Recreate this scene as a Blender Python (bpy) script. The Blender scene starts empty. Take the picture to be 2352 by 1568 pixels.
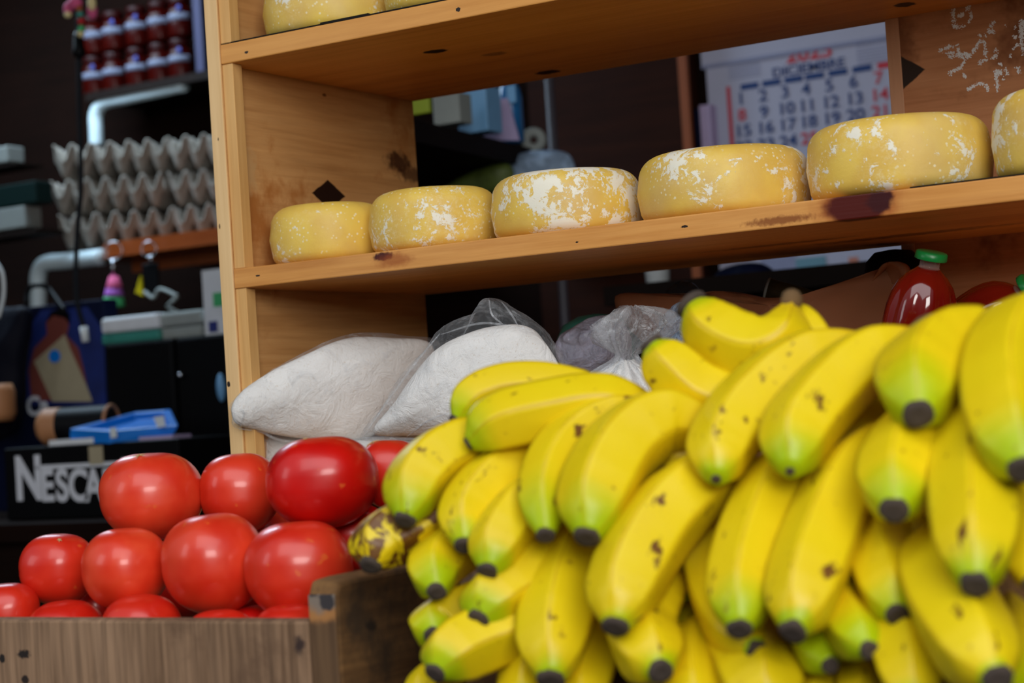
import bpy, bmesh, math, random
from mathutils import Vector, Matrix, noise as mnoise
random.seed(7)
PI = math.pi
SC = bpy.context.scene
COL = SC.collection
ZO = 1.45                                     # the middle shelf top stands 1.45 m above the floor

# ------------------------------------------------------------------ camera
CAM_R = Matrix(((0.8568870376, 0.5113692211, -0.0651622932),
                (-0.0732272212, -0.0043789310, -0.9973056683),
                (-0.5102767640, 0.8593499547, 0.0336939081)))      # rows: right, down, forward
CAM_C = Vector((1.160511, -1.427077, -0.150275 + ZO))
CAM_F = 4257.7653
cd = bpy.data.cameras.new('camera'); cam = bpy.data.objects.new('camera', cd); COL.objects.link(cam)
rx, ry, rz = CAM_R
m3 = Matrix((rx, -ry, -rz)).transposed()
cam.matrix_world = Matrix.Translation(CAM_C) @ m3.to_4x4()
cd.sensor_width = 36.0
cd.lens = CAM_F / 2352 * 36
cd.clip_start = 0.05
cd.dof.use_dof = True
cd.dof.focus_distance = 1.63
cd.dof.aperture_fstop = 6.6
cd.dof.aperture_blades = 9
SC.camera = cam

# ------------------------------------------------------------------ world, light, exposure
SC.view_settings.view_transform = 'Standard'
SC.view_settings.look = 'None'
SC.view_settings.gamma = 1.0
SC.view_settings.use_curve_mapping = False
SC.view_settings.exposure = -0.08
SC.cycles.use_denoising = True
SC.cycles.max_bounces = 8
SC.cycles.transparent_max_bounces = 12
w = bpy.data.worlds.new('overcast_sky'); SC.world = w; w.use_nodes = True
wn = w.node_tree; wn.nodes.clear()
wo = wn.nodes.new('ShaderNodeOutputWorld'); wb = wn.nodes.new('ShaderNodeBackground')
tc = wn.nodes.new('ShaderNodeTexCoord'); sx = wn.nodes.new('ShaderNodeSeparateXYZ'); wr = wn.nodes.new('ShaderNodeValToRGB')
wn.links.new(tc.outputs['Generated'], sx.inputs[0]); wn.links.new(sx.outputs['Z'], wr.inputs[0])
wr.color_ramp.elements[0].position = 0.0; wr.color_ramp.elements[0].color = (0.07, 0.07, 0.075, 1)
wr.color_ramp.elements[1].position = 0.7; wr.color_ramp.elements[1].color = (0.80, 0.90, 1.0, 1)
wn.links.new(wr.outputs[0], wb.inputs[0]); wb.inputs[1].default_value = 0.5
wn.links.new(wb.outputs[0], wo.inputs[0])

def area(name, loc, target, sx_, sy_, power, col):
    l = bpy.data.lights.new(name, 'AREA'); l.shape = 'RECTANGLE'; l.size = sx_; l.size_y = sy_; l.energy = power; l.color = col
    o = bpy.data.objects.new(name, l); COL.objects.link(o); o.location = loc
    o.rotation_euler = (Vector(target) - Vector(loc)).to_track_quat('-Z', 'Y').to_euler()
    return o
area('street_daylight', (2.3, -2.5, 2.05), (0.5, -0.1, 1.35), 1.3, 0.9, 46, (1.0, 0.975, 0.94))
area('street_daylight_high', (1.15, -1.75, 3.0), (0.55, -0.25, 1.25), 2.6, 1.5, 30, (0.97, 0.98, 1.0))
area('street_daylight_side', (-1.7, -2.6, 2.3), (0.3, -0.2, 1.3), 0.9, 1.3, 9, (0.9, 0.95, 1.0))
area('skylight', (-1.9, 1.35, 2.55), (-1.9, 1.6, 1.3), 0.8, 0.5, 26, (0.62, 0.82, 1.0))

# ------------------------------------------------------------------ pixel rays -> world points
def ray(x, y):
    return CAM_R.transposed() @ Vector(((x - 1176) / CAM_F, (y - 784) / CAM_F, 1.0))
def at(x, y, Z): return CAM_C + ray(x, y) * Z
def aty(x, y, Y):
    d = ray(x, y); return CAM_C + d * ((Y - CAM_C.y) / d.y)
def atz(x, y, z):
    d = ray(x, y); return CAM_C + d * ((z - CAM_C.z) / d.z)
def atx(x, y, X):
    d = ray(x, y); return CAM_C + d * ((X - CAM_C.x) / d.x)

# ------------------------------------------------------------------ objects
def thing(name, label, cat, loc=(0, 0, 0), group=None):
    o = bpy.data.objects.new(name, None); COL.objects.link(o)
    o.location = loc; o.empty_display_size = .05
    o['label'] = label; o['category'] = cat
    if group: o['group'] = group
    return o
def tag(o, label, cat, group=None):
    o['label'] = label; o['category'] = cat
    if group: o['group'] = group
    return o
def rootloc(o):
    v = Vector((0, 0, 0))
    while o is not None:
        v += o.location; o = o.parent
    return v
def obj(name, geos, mats, parent=None, smooth=True, loc=None, label=None, bevel=0.0):
    """geos: list of (verts, faces, material index); one mesh object, verts in world space."""
    if not isinstance(mats, (list, tuple)): mats = [mats]
    vs, fs, mi, uvs, hasuv = [], [], [], [], False
    for g in geos:
        v, f, m = g[0], g[1], (g[2] if len(g) > 2 else 0)
        o0 = len(vs); vs += [Vector(p) for p in v]; fs += [tuple(i + o0 for i in q) for q in f]; mi += [m] * len(f)
        if len(g) > 3: uvs += g[3]; hasuv = True
        else: uvs += [(0, 0)] * len(v)
    base = rootloc(parent) if parent is not None else (Vector(loc) if loc is not None else Vector((0, 0, 0)))
    if parent is None and loc is None:
        zs = min(v.z for v in vs); base = sum(vs, Vector()) / len(vs); base.z = zs
    off = Vector((0, 0, 0))
    me = bpy.data.meshes.new(name); me.from_pydata([tuple(v - base) for v in vs], [], fs)
    for m in mats: me.materials.append(m)
    me.polygons.foreach_set('material_index', mi)
    if hasuv:
        ul = me.uv_layers.new(name='UVMap')
        for lp in me.loops: ul.data[lp.index].uv = uvs[lp.vertex_index]
    bm = bmesh.new(); bm.from_mesh(me)
    bmesh.ops.recalc_face_normals(bm, faces=bm.faces)
    bm.to_mesh(me); bm.free()
    if smooth: me.shade_smooth()
    o = bpy.data.objects.new(name, me); COL.objects.link(o)
    if parent is not None: o.parent = parent
    else: o.location = base
    if label: o['label'] = label
    if bevel:
        b = o.modifiers.new('bevel', 'BEVEL'); b.width = bevel; b.segments = 2; b.limit_method = 'ANGLE'
    return o

# ------------------------------------------------------------------ shapes
def box(x0, x1, y0, y1, z0, z1, m=0):
    v = [(x, y, z) for x in (x0, x1) for y in (y0, y1) for z in (z0, z1)]
    f = [(0, 1, 3, 2), (4, 6, 7, 5), (0, 4, 5, 1), (2, 3, 7, 6), (0, 2, 6, 4), (1, 5, 7, 3)]
    return (v, f, m)
def xf(g, M):
    return (([M @ Vector(p) for p in g[0]],) + tuple(g[1:]))
def pbox(x0, y0, x1, y1, Y, dep, m=0):
    """box whose front face stands at world y = Y between two picture corners"""
    cx, cy = (x0 + x1) / 2, (y0 + y1) / 2
    a, b = aty(x0, cy, Y).x, aty(x1, cy, Y).x
    t, u = aty(cx, y0, Y).z, aty(cx, y1, Y).z
    return box(a, b, Y, Y + dep, u, t, m)
def lathe(prof, c, n=32, m=0, fn=None, cap=True):
    """prof: (r, z) pairs bottom to top; fn(theta, k) scales the radius"""
    v, f = [], []
    for k, (r, z) in enumerate(prof):
        for i in range(n):
            t = 2 * PI * i / n; q = r * (fn(t, k) if fn else 1)
            v.append((c[0] + q * math.cos(t), c[1] + q * math.sin(t), c[2] + z))
    for k in range(len(prof) - 1):
        for i in range(n):
            j = (i + 1) % n; f.append((k * n + i, k * n + j, (k + 1) * n + j, (k + 1) * n + i))
    if cap:
        f.append(tuple(range(n))[::-1]); f.append(tuple((len(prof) - 1) * n + i for i in range(n)))
    return (v, f, m)
def spline(P, n):
    P = [Vector(p) for p in P]
    E = [P[0] * 2 - P[1]] + P + [P[-1] * 2 - P[-2]]
    segs = len(P) - 1; out = []
    for i in range(n + 1):
        u = i / n * segs; k = min(int(u), segs - 1); t = u - k
        a, b, c, d = E[k], E[k + 1], E[k + 2], E[k + 3]
        out.append(0.5 * ((2 * b) + (c - a) * t + (2 * a - 5 * b + 4 * c - d) * t * t + (3 * b - a - 3 * c + d) * t ** 3))
    return out
def frames(C):
    T = []
    for i in range(len(C)):
        T.append((C[min(i + 1, len(C) - 1)] - C[max(i - 1, 0)]).normalized())
    up = Vector((0, 0, 1)) if abs(T[0].z) < .9 else Vector((1, 0, 0))
    N = [(up - T[0] * up.dot(T[0])).normalized()]
    for i in range(1, len(C)):
        n = N[-1] - T[i] * N[-1].dot(T[i]); N.append(n.normalized())
    return T, N
def tube(P, r, n=10, res=None, m=0, closed=False, prof=None, sect=None):
    C = spline(P, res or max(8, 6 * (len(P) - 1))) if len(P) > 2 else [Vector(P[0]), Vector(P[1])]
    T, N = frames(C); v, f, uv = [], [], []
    for k in range(len(C)):
        B = T[k].cross(N[k]); u = k / (len(C) - 1)
        q = r * (prof(u) if prof else 1)
        for i in range(n):
            t = 2 * PI * i / n; s = q * (sect(t, u) if sect else 1)
            v.append(C[k] + N[k] * (s * math.cos(t)) + B * (s * math.sin(t))); uv.append((u, i / n))
    L = len(C)
    for k in range(L - 1):
        for i in range(n):
            j = (i + 1) % n; f.append((k * n + i, k * n + j, (k + 1) * n + j, (k + 1) * n + i))
    f.append(tuple(range(n))[::-1]); f.append(tuple((L - 1) * n + i for i in range(n)))
    return (v, f, m, uv)
def ring(c, R, r, nrm, n=24, k=8, m=0):
    q = Vector((0, 0, 1)).rotation_difference(Vector(nrm).normalized()); v, f = [], []
    for i in range(n):
        a = 2 * PI * i / n
        for j in range(k):
            b = 2 * PI * j / k
            p = Vector(((R + r * math.cos(b)) * math.cos(a), (R + r * math.cos(b)) * math.sin(a), r * math.sin(b)))
            v.append(Vector(c) + q @ p)
    for i in range(n):
        for j in range(k):
            f.append((i * k + j, ((i + 1) % n) * k + j, ((i + 1) % n) * k + (j + 1) % k, i * k + (j + 1) % k))
    return (v, f, m)
def blob(c, rx_, ry_, rz_, n=32, k=18, m=0, fn=None):
    v, f = [], []
    for j in range(k + 1):
        ph = -PI / 2 + PI * j / k
        for i in range(n):
            t = 2 * PI * i / n
            d = Vector((math.cos(ph) * math.cos(t), math.cos(ph) * math.sin(t), math.sin(ph)))
            q = fn(d) if fn else 1
            v.append((c[0] + d.x * rx_ * q, c[1] + d.y * ry_ * q, c[2] + d.z * rz_ * q))
    for j in range(k):
        for i in range(n):
            h = (i + 1) % n; f.append((j * n + i, j * n + h, (j + 1) * n + h, (j + 1) * n + i))
    return (v, f, m)
def inflate(px, yfn, T, rings=10, per=6, amp=0.0, freq=20, seed=0, m=0, back=None, sharp=1.0):
    """a soft bag: its seam outline stands at world y = yfn(px, py); it bulges T towards the front and `back` behind"""
    P = [Vector((a, b, 0)) for a, b in px]; n = len(P); O = []
    for i in range(n):
        a, b, c, d = P[i - 1], P[i], P[(i + 1) % n], P[(i + 2) % n]
        for s in range(per):
            t = s / per
            O.append(0.5 * ((2 * b) + (c - a) * t + (2 * a - 5 * b + 4 * c - d) * t * t + (3 * b - a - 3 * c + d) * t ** 3))
    W = [aty(p.x, p.y, yfn(p.x, p.y)) for p in O]
    ctr = sum(W, Vector()) / len(W); N = len(W); v, f = [], []
    back = T if back is None else back
    def lay(sgn, depth, ks):
        for k in ks:
            ph = PI / 2 * k / rings; s = math.cos(ph) if k < rings else 0.02
            for p in W:
                q = ctr + (p - ctr) * s
                q = q + Vector((0, sgn * depth * math.sin(ph) ** sharp, 0))
                if amp and k:
                    e = mnoise.fractal(q * freq + Vector((seed, seed * 2, 0)), 1.0, 2.0, 4)
                    q = q + Vector((0, sgn * amp * e, 0))
                v.append(q)
    lay(-1, T, range(rings, -1, -1)); lay(1, back, range(1, rings + 1))
    L = 2 * rings + 1
    for k in range(L - 1):
        for i in range(N):
            j = (i + 1) % N; f.append((k * N + i, k * N + j, (k + 1) * N + j, (k + 1) * N + i))
    f.append(tuple(range(N))[::-1]); f.append(tuple((L - 1) * N + i for i in range(N)))
    return (v, f, m)
def texts(items, ext=0.0008, m=0):
    """items: (string, size, centre (world), bold[, width scale]) -> one geometry facing -y"""
    out = []
    for it in items:
        s, size, c, bold = it[:4]; wx = it[4] if len(it) > 4 else 1.0
        cu = bpy.data.curves.new('lettering', 'FONT'); cu.body = s; cu.size = size; cu.align_x = 'CENTER'; cu.align_y = 'CENTER'
        cu.offset = bold * size; cu.extrude = ext
        o = bpy.data.objects.new('lettering', cu); COL.objects.link(o)
        bpy.context.view_layer.update()
        me = bpy.data.meshes.new_from_object(o.evaluated_get(bpy.context.evaluated_depsgraph_get()))
        v = [(c[0] + p.co.x * wx, c[1] - p.co.z, c[2] + p.co.y) for p in me.vertices]; f = [tuple(p.vertices) for p in me.polygons]
        out.append((v, f, m))
        bpy.data.objects.remove(o); bpy.data.curves.remove(cu); bpy.data.meshes.remove(me)
    return out

# ------------------------------------------------------------------ materials
def lin(r, g, b):
    f = lambda u: u / 12.92 if u <= .04045 else ((u + .055) / 1.055) ** 2.4
    return (f(r / 255), f(g / 255), f(b / 255), 1)
class Mat:
    def __init__(s, name, col=None, rough=.5, **kw):
        s.m = bpy.data.materials.new(name); s.m.use_nodes = True; s.t = s.m.node_tree
        s.b = s.t.nodes['Principled BSDF']; s.out = s.t.nodes['Material Output']
        if col: s.b.inputs['Base Color'].default_value = lin(*col)
        s.b.inputs['Roughness'].default_value = rough
        for k, v in kw.items(): s.b.inputs[k.replace('_', ' ')].default_value = v
    def n(s, typ, **kw):
        q = s.t.nodes.new('ShaderNode' + typ)
        for k, v in kw.items(): setattr(q, k, v)
        return q
    def l(s, a, b): s.t.links.new(a, b)
    def pos(s, scale=(1, 1, 1), loc=(0, 0, 0), coord='Position'):
        if coord == 'Position': src = s.n('NewGeometry').outputs['Position']
        else: src = s.n('TexCoord').outputs[coord]
        mp = s.n('Mapping'); mp.inputs['Scale'].default_value = scale; mp.inputs['Location'].default_value = loc
        s.l(src, mp.inputs[0]); return mp.outputs[0]
    def noise(s, vec, scale=5, detail=4, rough=.5, dist=0):
        q = s.n('TexNoise'); q.inputs['Scale'].default_value = scale; q.inputs['Detail'].default_value = detail
        q.inputs['Roughness'].default_value = rough; q.inputs['Distortion'].default_value = dist
        s.l(vec, q.inputs['Vector']); return q.outputs['Fac']
    def ramp(s, fac, stops):
        q = s.n('ValToRGB'); e = q.color_ramp.elements
        while len(e) < len(stops): e.new(.5)
        for k, (p, c) in enumerate(stops):
            e[k].position = p; e[k].color = c if len(c) == 4 else lin(*c)
        s.l(fac, q.inputs[0]); return q.outputs[0]
    def math(s, op, a, b=None, c=None):
        q = s.n('Math', operation=op)
        for i, x in enumerate((a, b, c)):
            if x is None: continue
            if isinstance(x, (int, float)): q.inputs[i].default_value = x
            else: s.l(x, q.inputs[i])
        return q.outputs[0]
    def mix(s, fac, a, b, typ='MIX'):
        q = s.n('Mix', data_type='RGBA', blend_type=typ)
        for i, x in ((0, fac), (6, a), (7, b)):
            if isinstance(x, (int, float)): q.inputs[i].default_value = x
            elif isinstance(x, tuple): q.inputs[i].default_value = x if len(x) == 4 else lin(*x)
            else: s.l(x, q.inputs[i])
        return q.outputs[2]
    def smooth(s, x, a, b):
        q = s.n('MapRange', interpolation_type='SMOOTHSTEP')
        q.inputs[1].default_value = a; q.inputs[2].default_value = b; s.l(x, q.inputs[0]); return q.outputs[0]
    def col(s, c): s.l(c, s.b.inputs['Base Color']); return s
    def bump(s, h, strength=.3, dist=.002):
        q = s.n('Bump'); q.inputs['Strength'].default_value = strength; q.inputs['Distance'].default_value = dist
        s.l(h, q.inputs['Height']); s.l(q.outputs[0], s.b.inputs['Normal']); return q.outputs[0]
    def spot(s, base, c, r, col, wob=.5, edge=(.75, 1.05), strength=1.0, diamond=False):
        """a stain or knot: an ellipsoid about world point c with radii r"""
        p = s.n('NewGeometry').outputs['Position']
        a = s.n('VectorMath', operation='SUBTRACT'); s.l(p, a.inputs[0]); a.inputs[1].default_value = tuple(c)
        d = s.n('VectorMath', operation='DIVIDE'); s.l(a.outputs[0], d.inputs[0]); d.inputs[1].default_value = r
        L = s.n('VectorMath', operation='LENGTH'); s.l(d.outputs[0], L.inputs[0])
        if diamond:
            ab = s.n('VectorMath', operation='ABSOLUTE'); s.l(d.outputs[0], ab.inputs[0])
            L = s.n('VectorMath', operation='DOT_PRODUCT'); s.l(ab.outputs[0], L.inputs[0]); L.inputs[1].default_value = (1, 1, 1)
        nz = s.noise(p, 1.2 / max(min(r), .002), 3)
        x = s.math('ADD', L.outputs['Value'], s.math('MULTIPLY', s.math('SUBTRACT', nz, .5), wob * 2))
        f = s.smooth(x, edge[1], edge[0])
        return s.mix(s.math('MULTIPLY', f, strength), base, col)

def plain(name, col, rough=.5, var=.12, scale=30, **kw):
    a = Mat(name, col, rough, **kw)
    if max(col) < 60 and 'Metallic' not in kw: a.b.inputs['Specular IOR Level'].default_value = .12
    n = a.noise(a.pos(coord='Object'), scale, 3)
    a.col(a.mix(1.0, col, a.ramp(n, [(0.2, (1 - var,) * 3 + (1,)), (.8, (1,) * 4)]), 'MULTIPLY'))
    return a.m
def wood(name, light, mid, dark, axis='x', rough=.45, *args, **kws):
    return wood_(name, light, mid, dark, axis, rough, *args, **kws)
def wood_(name, light, mid, dark, axis='x', rough=.45, spots=(), fine=1.0, seed=0, blotch=None, contrast=1.0):
    a = Mat(name, None, rough)
    s = {'x': (1.3, 26, 26), 'y': (26, 1.3, 26), 'z': (26, 26, 1.3)}[axis]
    v = a.pos(s, (seed, seed, seed))
    g = a.noise(v, 1.0, 6, .62, 1.3)
    c = a.ramp(g, [(.30, dark), (.48, mid), (.68, light)])
    v2 = a.pos(tuple(k * 6 for k in s), (seed, 0, 0))
    g2 = a.noise(v2, 1.0, 3, .6)
    c = a.mix(.35 * fine, c, a.ramp(g2, [(.35, dark), (.6, light)]), 'MIX')
    big = a.noise(a.pos((4, 4, 4), (seed, 2, 1)), 1.5, 3)
    c = a.mix(.35, c, a.ramp(big, [(.35, mid), (.65, light)]))
    if blotch:
        bn = a.noise(a.pos((9, 9, 9), (3, seed, 1)), 1.0, 5, .65)
        c = a.mix(a.smooth(bn, .52, .68), c, blotch)
    for sp in spots: c = a.spot(c, *sp)
    a.col(c)
    a.b.inputs['Specular IOR Level'].default_value = .3 if max(light) > 70 else .08
    a.bump(g2, .25, .0008)
    return a.m

def film(name, tint=(235, 240, 245), body=.05, rough=.10, scale=44, bump=.7, haze=.0):
    a = Mat(name, tint, rough)
    a.b.inputs['Specular IOR Level'].default_value = .7
    v = a.pos((1, 1, 1))
    n1 = a.noise(v, scale, 5, .6, 1.6)
    rid = a.math('ABSOLUTE', a.math('SUBTRACT', n1, .5))
    a.bump(rid, bump, .02)
    tr = a.n('BsdfTransparent'); mx = a.n('MixShader')
    lw = a.n('LayerWeight'); lw.inputs[0].default_value = .35
    wr_ = a.smooth(a.noise(a.pos((1, 1, 1), (5, 1, 2)), scale * .7, 6, .65, 2.0), .5, .72)
    fac = a.math('ADD', a.math('ADD', a.math('MULTIPLY', a.math('POWER', lw.outputs['Facing'], 2.0), .30), body), a.math('MULTIPLY', wr_, .22 + haze))
    a.l(fac, mx.inputs[0]); a.l(tr.outputs[0], mx.inputs[1]); a.l(a.b.outputs[0], mx.inputs[2]); a.l(mx.outputs[0], a.out.inputs[0])
    return a.m

def banana_mat():
    a = Mat('banana_peel', None, .38)
    a.b.inputs['Specular IOR Level'].default_value = .35
    uv = a.n('UVMap').outputs[0]; sp = a.n('SeparateXYZ'); a.l(uv, sp.inputs[0]); U = sp.outputs['X']; V = sp.outputs['Y']
    oi = a.n('ObjectInfo'); rnd = oi.outputs['Random']
    at_ = a.n('Attribute', attribute_type='OBJECT', attribute_name='green'); gr = at_.outputs['Fac']
    ar_ = a.n('Attribute', attribute_type='OBJECT', attribute_name='ripe'); rp = ar_.outputs['Fac']
    p = a.pos((1, 1, 1), coord='Object')
    ps = a.n('VectorMath', operation='ADD'); a.l(p, ps.inputs[0]); cmb = a.n('CombineXYZ'); a.l(a.math('MULTIPLY', rnd, 37.0), cmb.inputs[0]); a.l(cmb.outputs[0], ps.inputs[1]); P = ps.outputs[0]
    base = a.mix(a.noise(P, 22, 3), (229, 205, 18), (219, 188, 12))
    # green shoulders near the blossom end
    gn = a.math('ADD', U, a.math('MULTIPLY', a.math('SUBTRACT', a.noise(P, 30, 2), .5), .16))
    gmask = a.n('MapRange', interpolation_type='SMOOTHSTEP'); a.l(gn, gmask.inputs[0])
    a.l(a.math('MULTIPLY', gr, .9), gmask.inputs[1]); gmask.inputs[2].default_value = 0.0
    base = a.mix(a.math('MULTIPLY', gmask.outputs[0], .85), base, (148, 186, 4))
    # ridge lines
    rg = a.math('COSINE', a.math('MULTIPLY', V, 2 * PI * 5))
    rmask = a.math('MULTIPLY', a.smooth(rg, .93, 1.0), a.noise(P, 40, 4))
    base = a.mix(a.math('MULTIPLY', rmask, .75), base, (168, 120, 12))
    # brown flecks, lengthwise
    st = a.n('CombineXYZ'); a.l(a.math('MULTIPLY', U, 7), st.inputs[0]); a.l(a.math('MULTIPLY', V, 9), st.inputs[1]); a.l(a.math('MULTIPLY', rnd, 60), st.inputs[2])
    fl = a.noise(st.outputs[0], 1.0, 4, .6)
    th = a.math('SUBTRACT', .665, a.math('MULTIPLY', rp, .20))
    fm = a.smooth(a.math('SUBTRACT', fl, th), 0.0, .06)
    base = a.mix(a.math('MULTIPLY', fm, .95), base, (92, 46, 20))
    f2 = a.noise(P, 110, 3, .6)
    base = a.mix(a.math('MULTIPLY', a.smooth(f2, .66, .74), .55), base, (130, 86, 24))
    # orange-brown wear towards the stalk
    base = a.mix(a.math('MULTIPLY', a.smooth(U, .80, 1.0), .35), base, (196, 140, 20))
    a.col(base); a.bump(a.noise(P, 90, 3), .12, .002)
    a.b.inputs['Subsurface Weight'].default_value = .06
    a.b.inputs['Subsurface Radius'].default_value = (.01, .006, .001)
    return a.m
def tomato_mat():
    a = Mat('tomato_skin', None, .34)
    oi = a.n('ObjectInfo'); rnd = oi.outputs['Random']
    p = a.pos((1, 1, 1), coord='Object')
    ps = a.n('VectorMath', operation='ADD'); a.l(p, ps.inputs[0]); cmb = a.n('CombineXYZ'); a.l(a.math('MULTIPLY', rnd, 23.0), cmb.inputs[0]); a.l(cmb.outputs[0], ps.inputs[1]); P = ps.outputs[0]
    at_ = a.n('Attribute', attribute_type='OBJECT', attribute_name='pale'); pl = at_.outputs['Fac']
    red = a.mix(pl, (204, 16, 6), (232, 78, 44))
    base = a.mix(a.smooth(a.noise(P, 28, 3), .35, .7), red, a.mix(pl, (190, 10, 6), (220, 52, 26)))
    base = a.mix(a.math('MULTIPLY', a.smooth(a.noise(P, 75, 2), .68, .74), .5), base, (226, 110, 40))
    a.col(base)
    a.b.inputs['Coat Weight'].default_value = .3; a.b.inputs['Coat Roughness'].default_value = .13
    a.b.inputs['Subsurface Weight'].default_value = .08; a.b.inputs['Subsurface Radius'].default_value = (.012, .003, .001)
    a.bump(a.noise(P, 45, 2), .10, .003)
    return a.m
def cheese_mat():
    a = Mat('cheese_rind', None, .48)
    oi = a.n('ObjectInfo'); rnd = oi.outputs['Random']
    wa = a.n('Attribute', attribute_type='OBJECT', attribute_name='mould').outputs['Fac']
    p = a.pos((1, 1, 1), coord='Object')
    ps = a.n('VectorMath', operation='ADD'); a.l(p, ps.inputs[0]); cmb = a.n('CombineXYZ'); a.l(a.math('MULTIPLY', rnd, 11.0), cmb.inputs[0]); a.l(a.math('MULTIPLY', rnd, 5.0), cmb.inputs[2]); a.l(cmb.outputs[0], ps.inputs[1]); P = ps.outputs[0]
    base = a.mix(a.smooth(a.noise(P, 30, 4), .35, .65), (234, 199, 88), (224, 184, 82))
    dull = a.smooth(a.noise(P, 14, 3), .45, .7)
    base = a.mix(a.math('MULTIPLY', dull, .45), base, (216, 184, 122))
    big = a.noise(P, 16, 3, .5)
    med = a.noise(P, 85, 6, .68, .4)
    fine = a.noise(P, 330, 3, .6)
    sc = a.math('ADD', a.math('ADD', a.math('MULTIPLY', big, .55), a.math('MULTIPLY', med, .55)), a.math('MULTIPLY', fine, .12))
    thr = a.math('SUBTRACT', .775, a.math('MULTIPLY', wa, .17))
    m1 = a.smooth(a.math('SUBTRACT', sc, thr), 0.0, .035)
    vo = a.n('TexVoronoi'); vo.inputs['Scale'].default_value = 190; a.l(P, vo.inputs['Vector'])
    dots = a.math('MULTIPLY', a.smooth(vo.outputs['Distance'], .26, .16), a.smooth(a.noise(P, 26, 2), .42, .56))
    dust = a.math('MULTIPLY', a.smooth(a.noise(P, 220, 5, .75), .46, .72), a.math('MULTIPLY', a.smooth(big, .45, .62), .55))
    base = a.mix(dust, base, (238, 222, 172))
    base = a.mix(a.math('MULTIPLY', dots, .8), base, (240, 230, 192))
    base = a.mix(m1, base, (238, 233, 214))
    a.col(base)
    a.bump(a.math('ADD', a.math('MULTIPLY', m1, .6), a.math('MULTIPLY', fine, .4)), .35, .0012)
    a.b.inputs['Subsurface Weight'].default_value = .08; a.b.inputs['Subsurface Radius'].default_value = (.006, .004, .001)
    return a.m
def flour_mat():
    a = Mat('flour', None, .85)
    p = a.pos()
    c = a.mix(a.noise(p, 14, 4), (238, 238, 236), (224, 221, 216))
    c = a.mix(a.math('MULTIPLY', a.smooth(a.noise(p, 420, 3, .7), .58, .7), .45), c, (190, 168, 140))
    a.col(c); a.bump(a.noise(p, 45, 5, .65, 1.0), .55, .006)
    return a.m

MT = dict(
    black=plain('black_plastic', (9, 9, 11), .5), dark=plain('dark_stained_wood', (24, 13, 8), .7, .4, 12),
    white=plain('white_paint', (222, 228, 230), .4), pipe=plain('white_plastic_pipe', (205, 222, 228), .35),
    paper=plain('white_paper', (225, 228, 232), .7), grey=plain('grey_paper', (150, 156, 152), .7),
    green=plain('dark_green_cover', (6, 27, 25), .6), page=plain('dim_page_edges', (118, 122, 118), .8), teal=plain('teal_plastic', (58, 140, 126), .4),
    cable=plain('dark_cable', (20, 24, 30), .5), steel=plain('steel_ring', (190, 190, 196), .25, Metallic=1.0),
    blue=plain('bright_blue_plastic', (18, 120, 216), .35), cream=plain('cream_cloth', (226, 206, 150), .8),
    jar_band=plain('dull_white_band', (98, 102, 122), .7), pink=plain('pink_cloth', (206, 84, 130), .8), purple=plain('purple_tassel', (150, 80, 170), .8), mint=plain('mint_tassel', (70, 178, 110), .8),
    yellow=plain('yellow_plastic', (206, 186, 16), .4), red=plain('red_plastic', (190, 24, 30), .4), ltblue=plain('light_blue_plastic', (120, 176, 222), .4),
    jam=plain('dark_red_jam', (48, 5, 3), .18, .2, 20), label_blue=plain('blue_print', (34, 46, 120), .6), label_white=plain('white_label', (214, 216, 224), .6),
    jarlid=plain('dark_red_lid', (40, 5, 5), .4), lav=plain('lavender_paper', (190, 172, 210), .7), tan=plain('tan_leather', (176, 120, 78), .6),
    navy=plain('navy_card', (9, 16, 44), .6), skin=plain('printed_brown', (120, 56, 46), .6), beige=plain('printed_beige', (168, 156, 128), .6),
    pulp=plain('egg_tray_pulp', (148, 141, 131), .95, .18, 60), chalk=None,
    cap=plain('green_cap', (14, 128, 56), .35), tipm=plain('banana_blossom_end', (74, 62, 54), .9, .45, 160),
    stalk=plain('banana_stalk_end', (112, 84, 50), .9, .4, 120), scar=plain('tomato_scar', (196, 160, 110), .8),
    liner=plain('black_liner', (28, 24, 22), .6), kraft=plain('brown_kraft_paper', (150, 94, 58), .75, .25, 14),
    cpaper=plain('calendar_paper', (186, 188, 212), .65, .04), cblue=plain('calendar_blue_ink', (28, 66, 130), .6), cred=plain('calendar_red_ink', (208, 52, 70), .6),
    cgrey=plain('calendar_small_print', (150, 156, 190), .6), rust=plain('orange_wood_edge', (150, 74, 26), .5), lime=plain('lime_card', (150, 168, 30), .5),
)
MT['banana'] = banana_mat(); MT['tomato'] = tomato_mat(); MT['cheese'] = cheese_mat(); MT['flour'] = flour_mat()
MT['film'] = film('clear_bag_film'); MT['film_thick'] = film('crumpled_bag_film', body=.16, haze=.25, scale=40)
MT['film_lav'] = film('milky_lavender_bag', (196, 198, 222), .55, .3, 16, .8, .3); MT['film_blue'] = film('milky_blue_bag', (170, 196, 226), .6, .3, 22, .9, .3)
MT['film_dark'] = film('smoky_bag', (70, 72, 84), .35, .15, 30, .9, .2)
def _sauce():
    a = Mat('red_sauce_bottle', (92, 10, 5), .12); a.b.inputs['Coat Weight'].default_value = .6; a.b.inputs['Coat Roughness'].default_value = .04
    n = a.noise(a.pos(), 30, 3); a.col(a.mix(n, (92, 9, 5), (118, 20, 8))); return a.m
MT['sauce'] = _sauce()
MT['glass'] = film('clear_neck', (220, 190, 180), .15, .05, 10, .1)
MT['chalk'] = plain('white_chalk', (232, 234, 232), .95)

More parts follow.
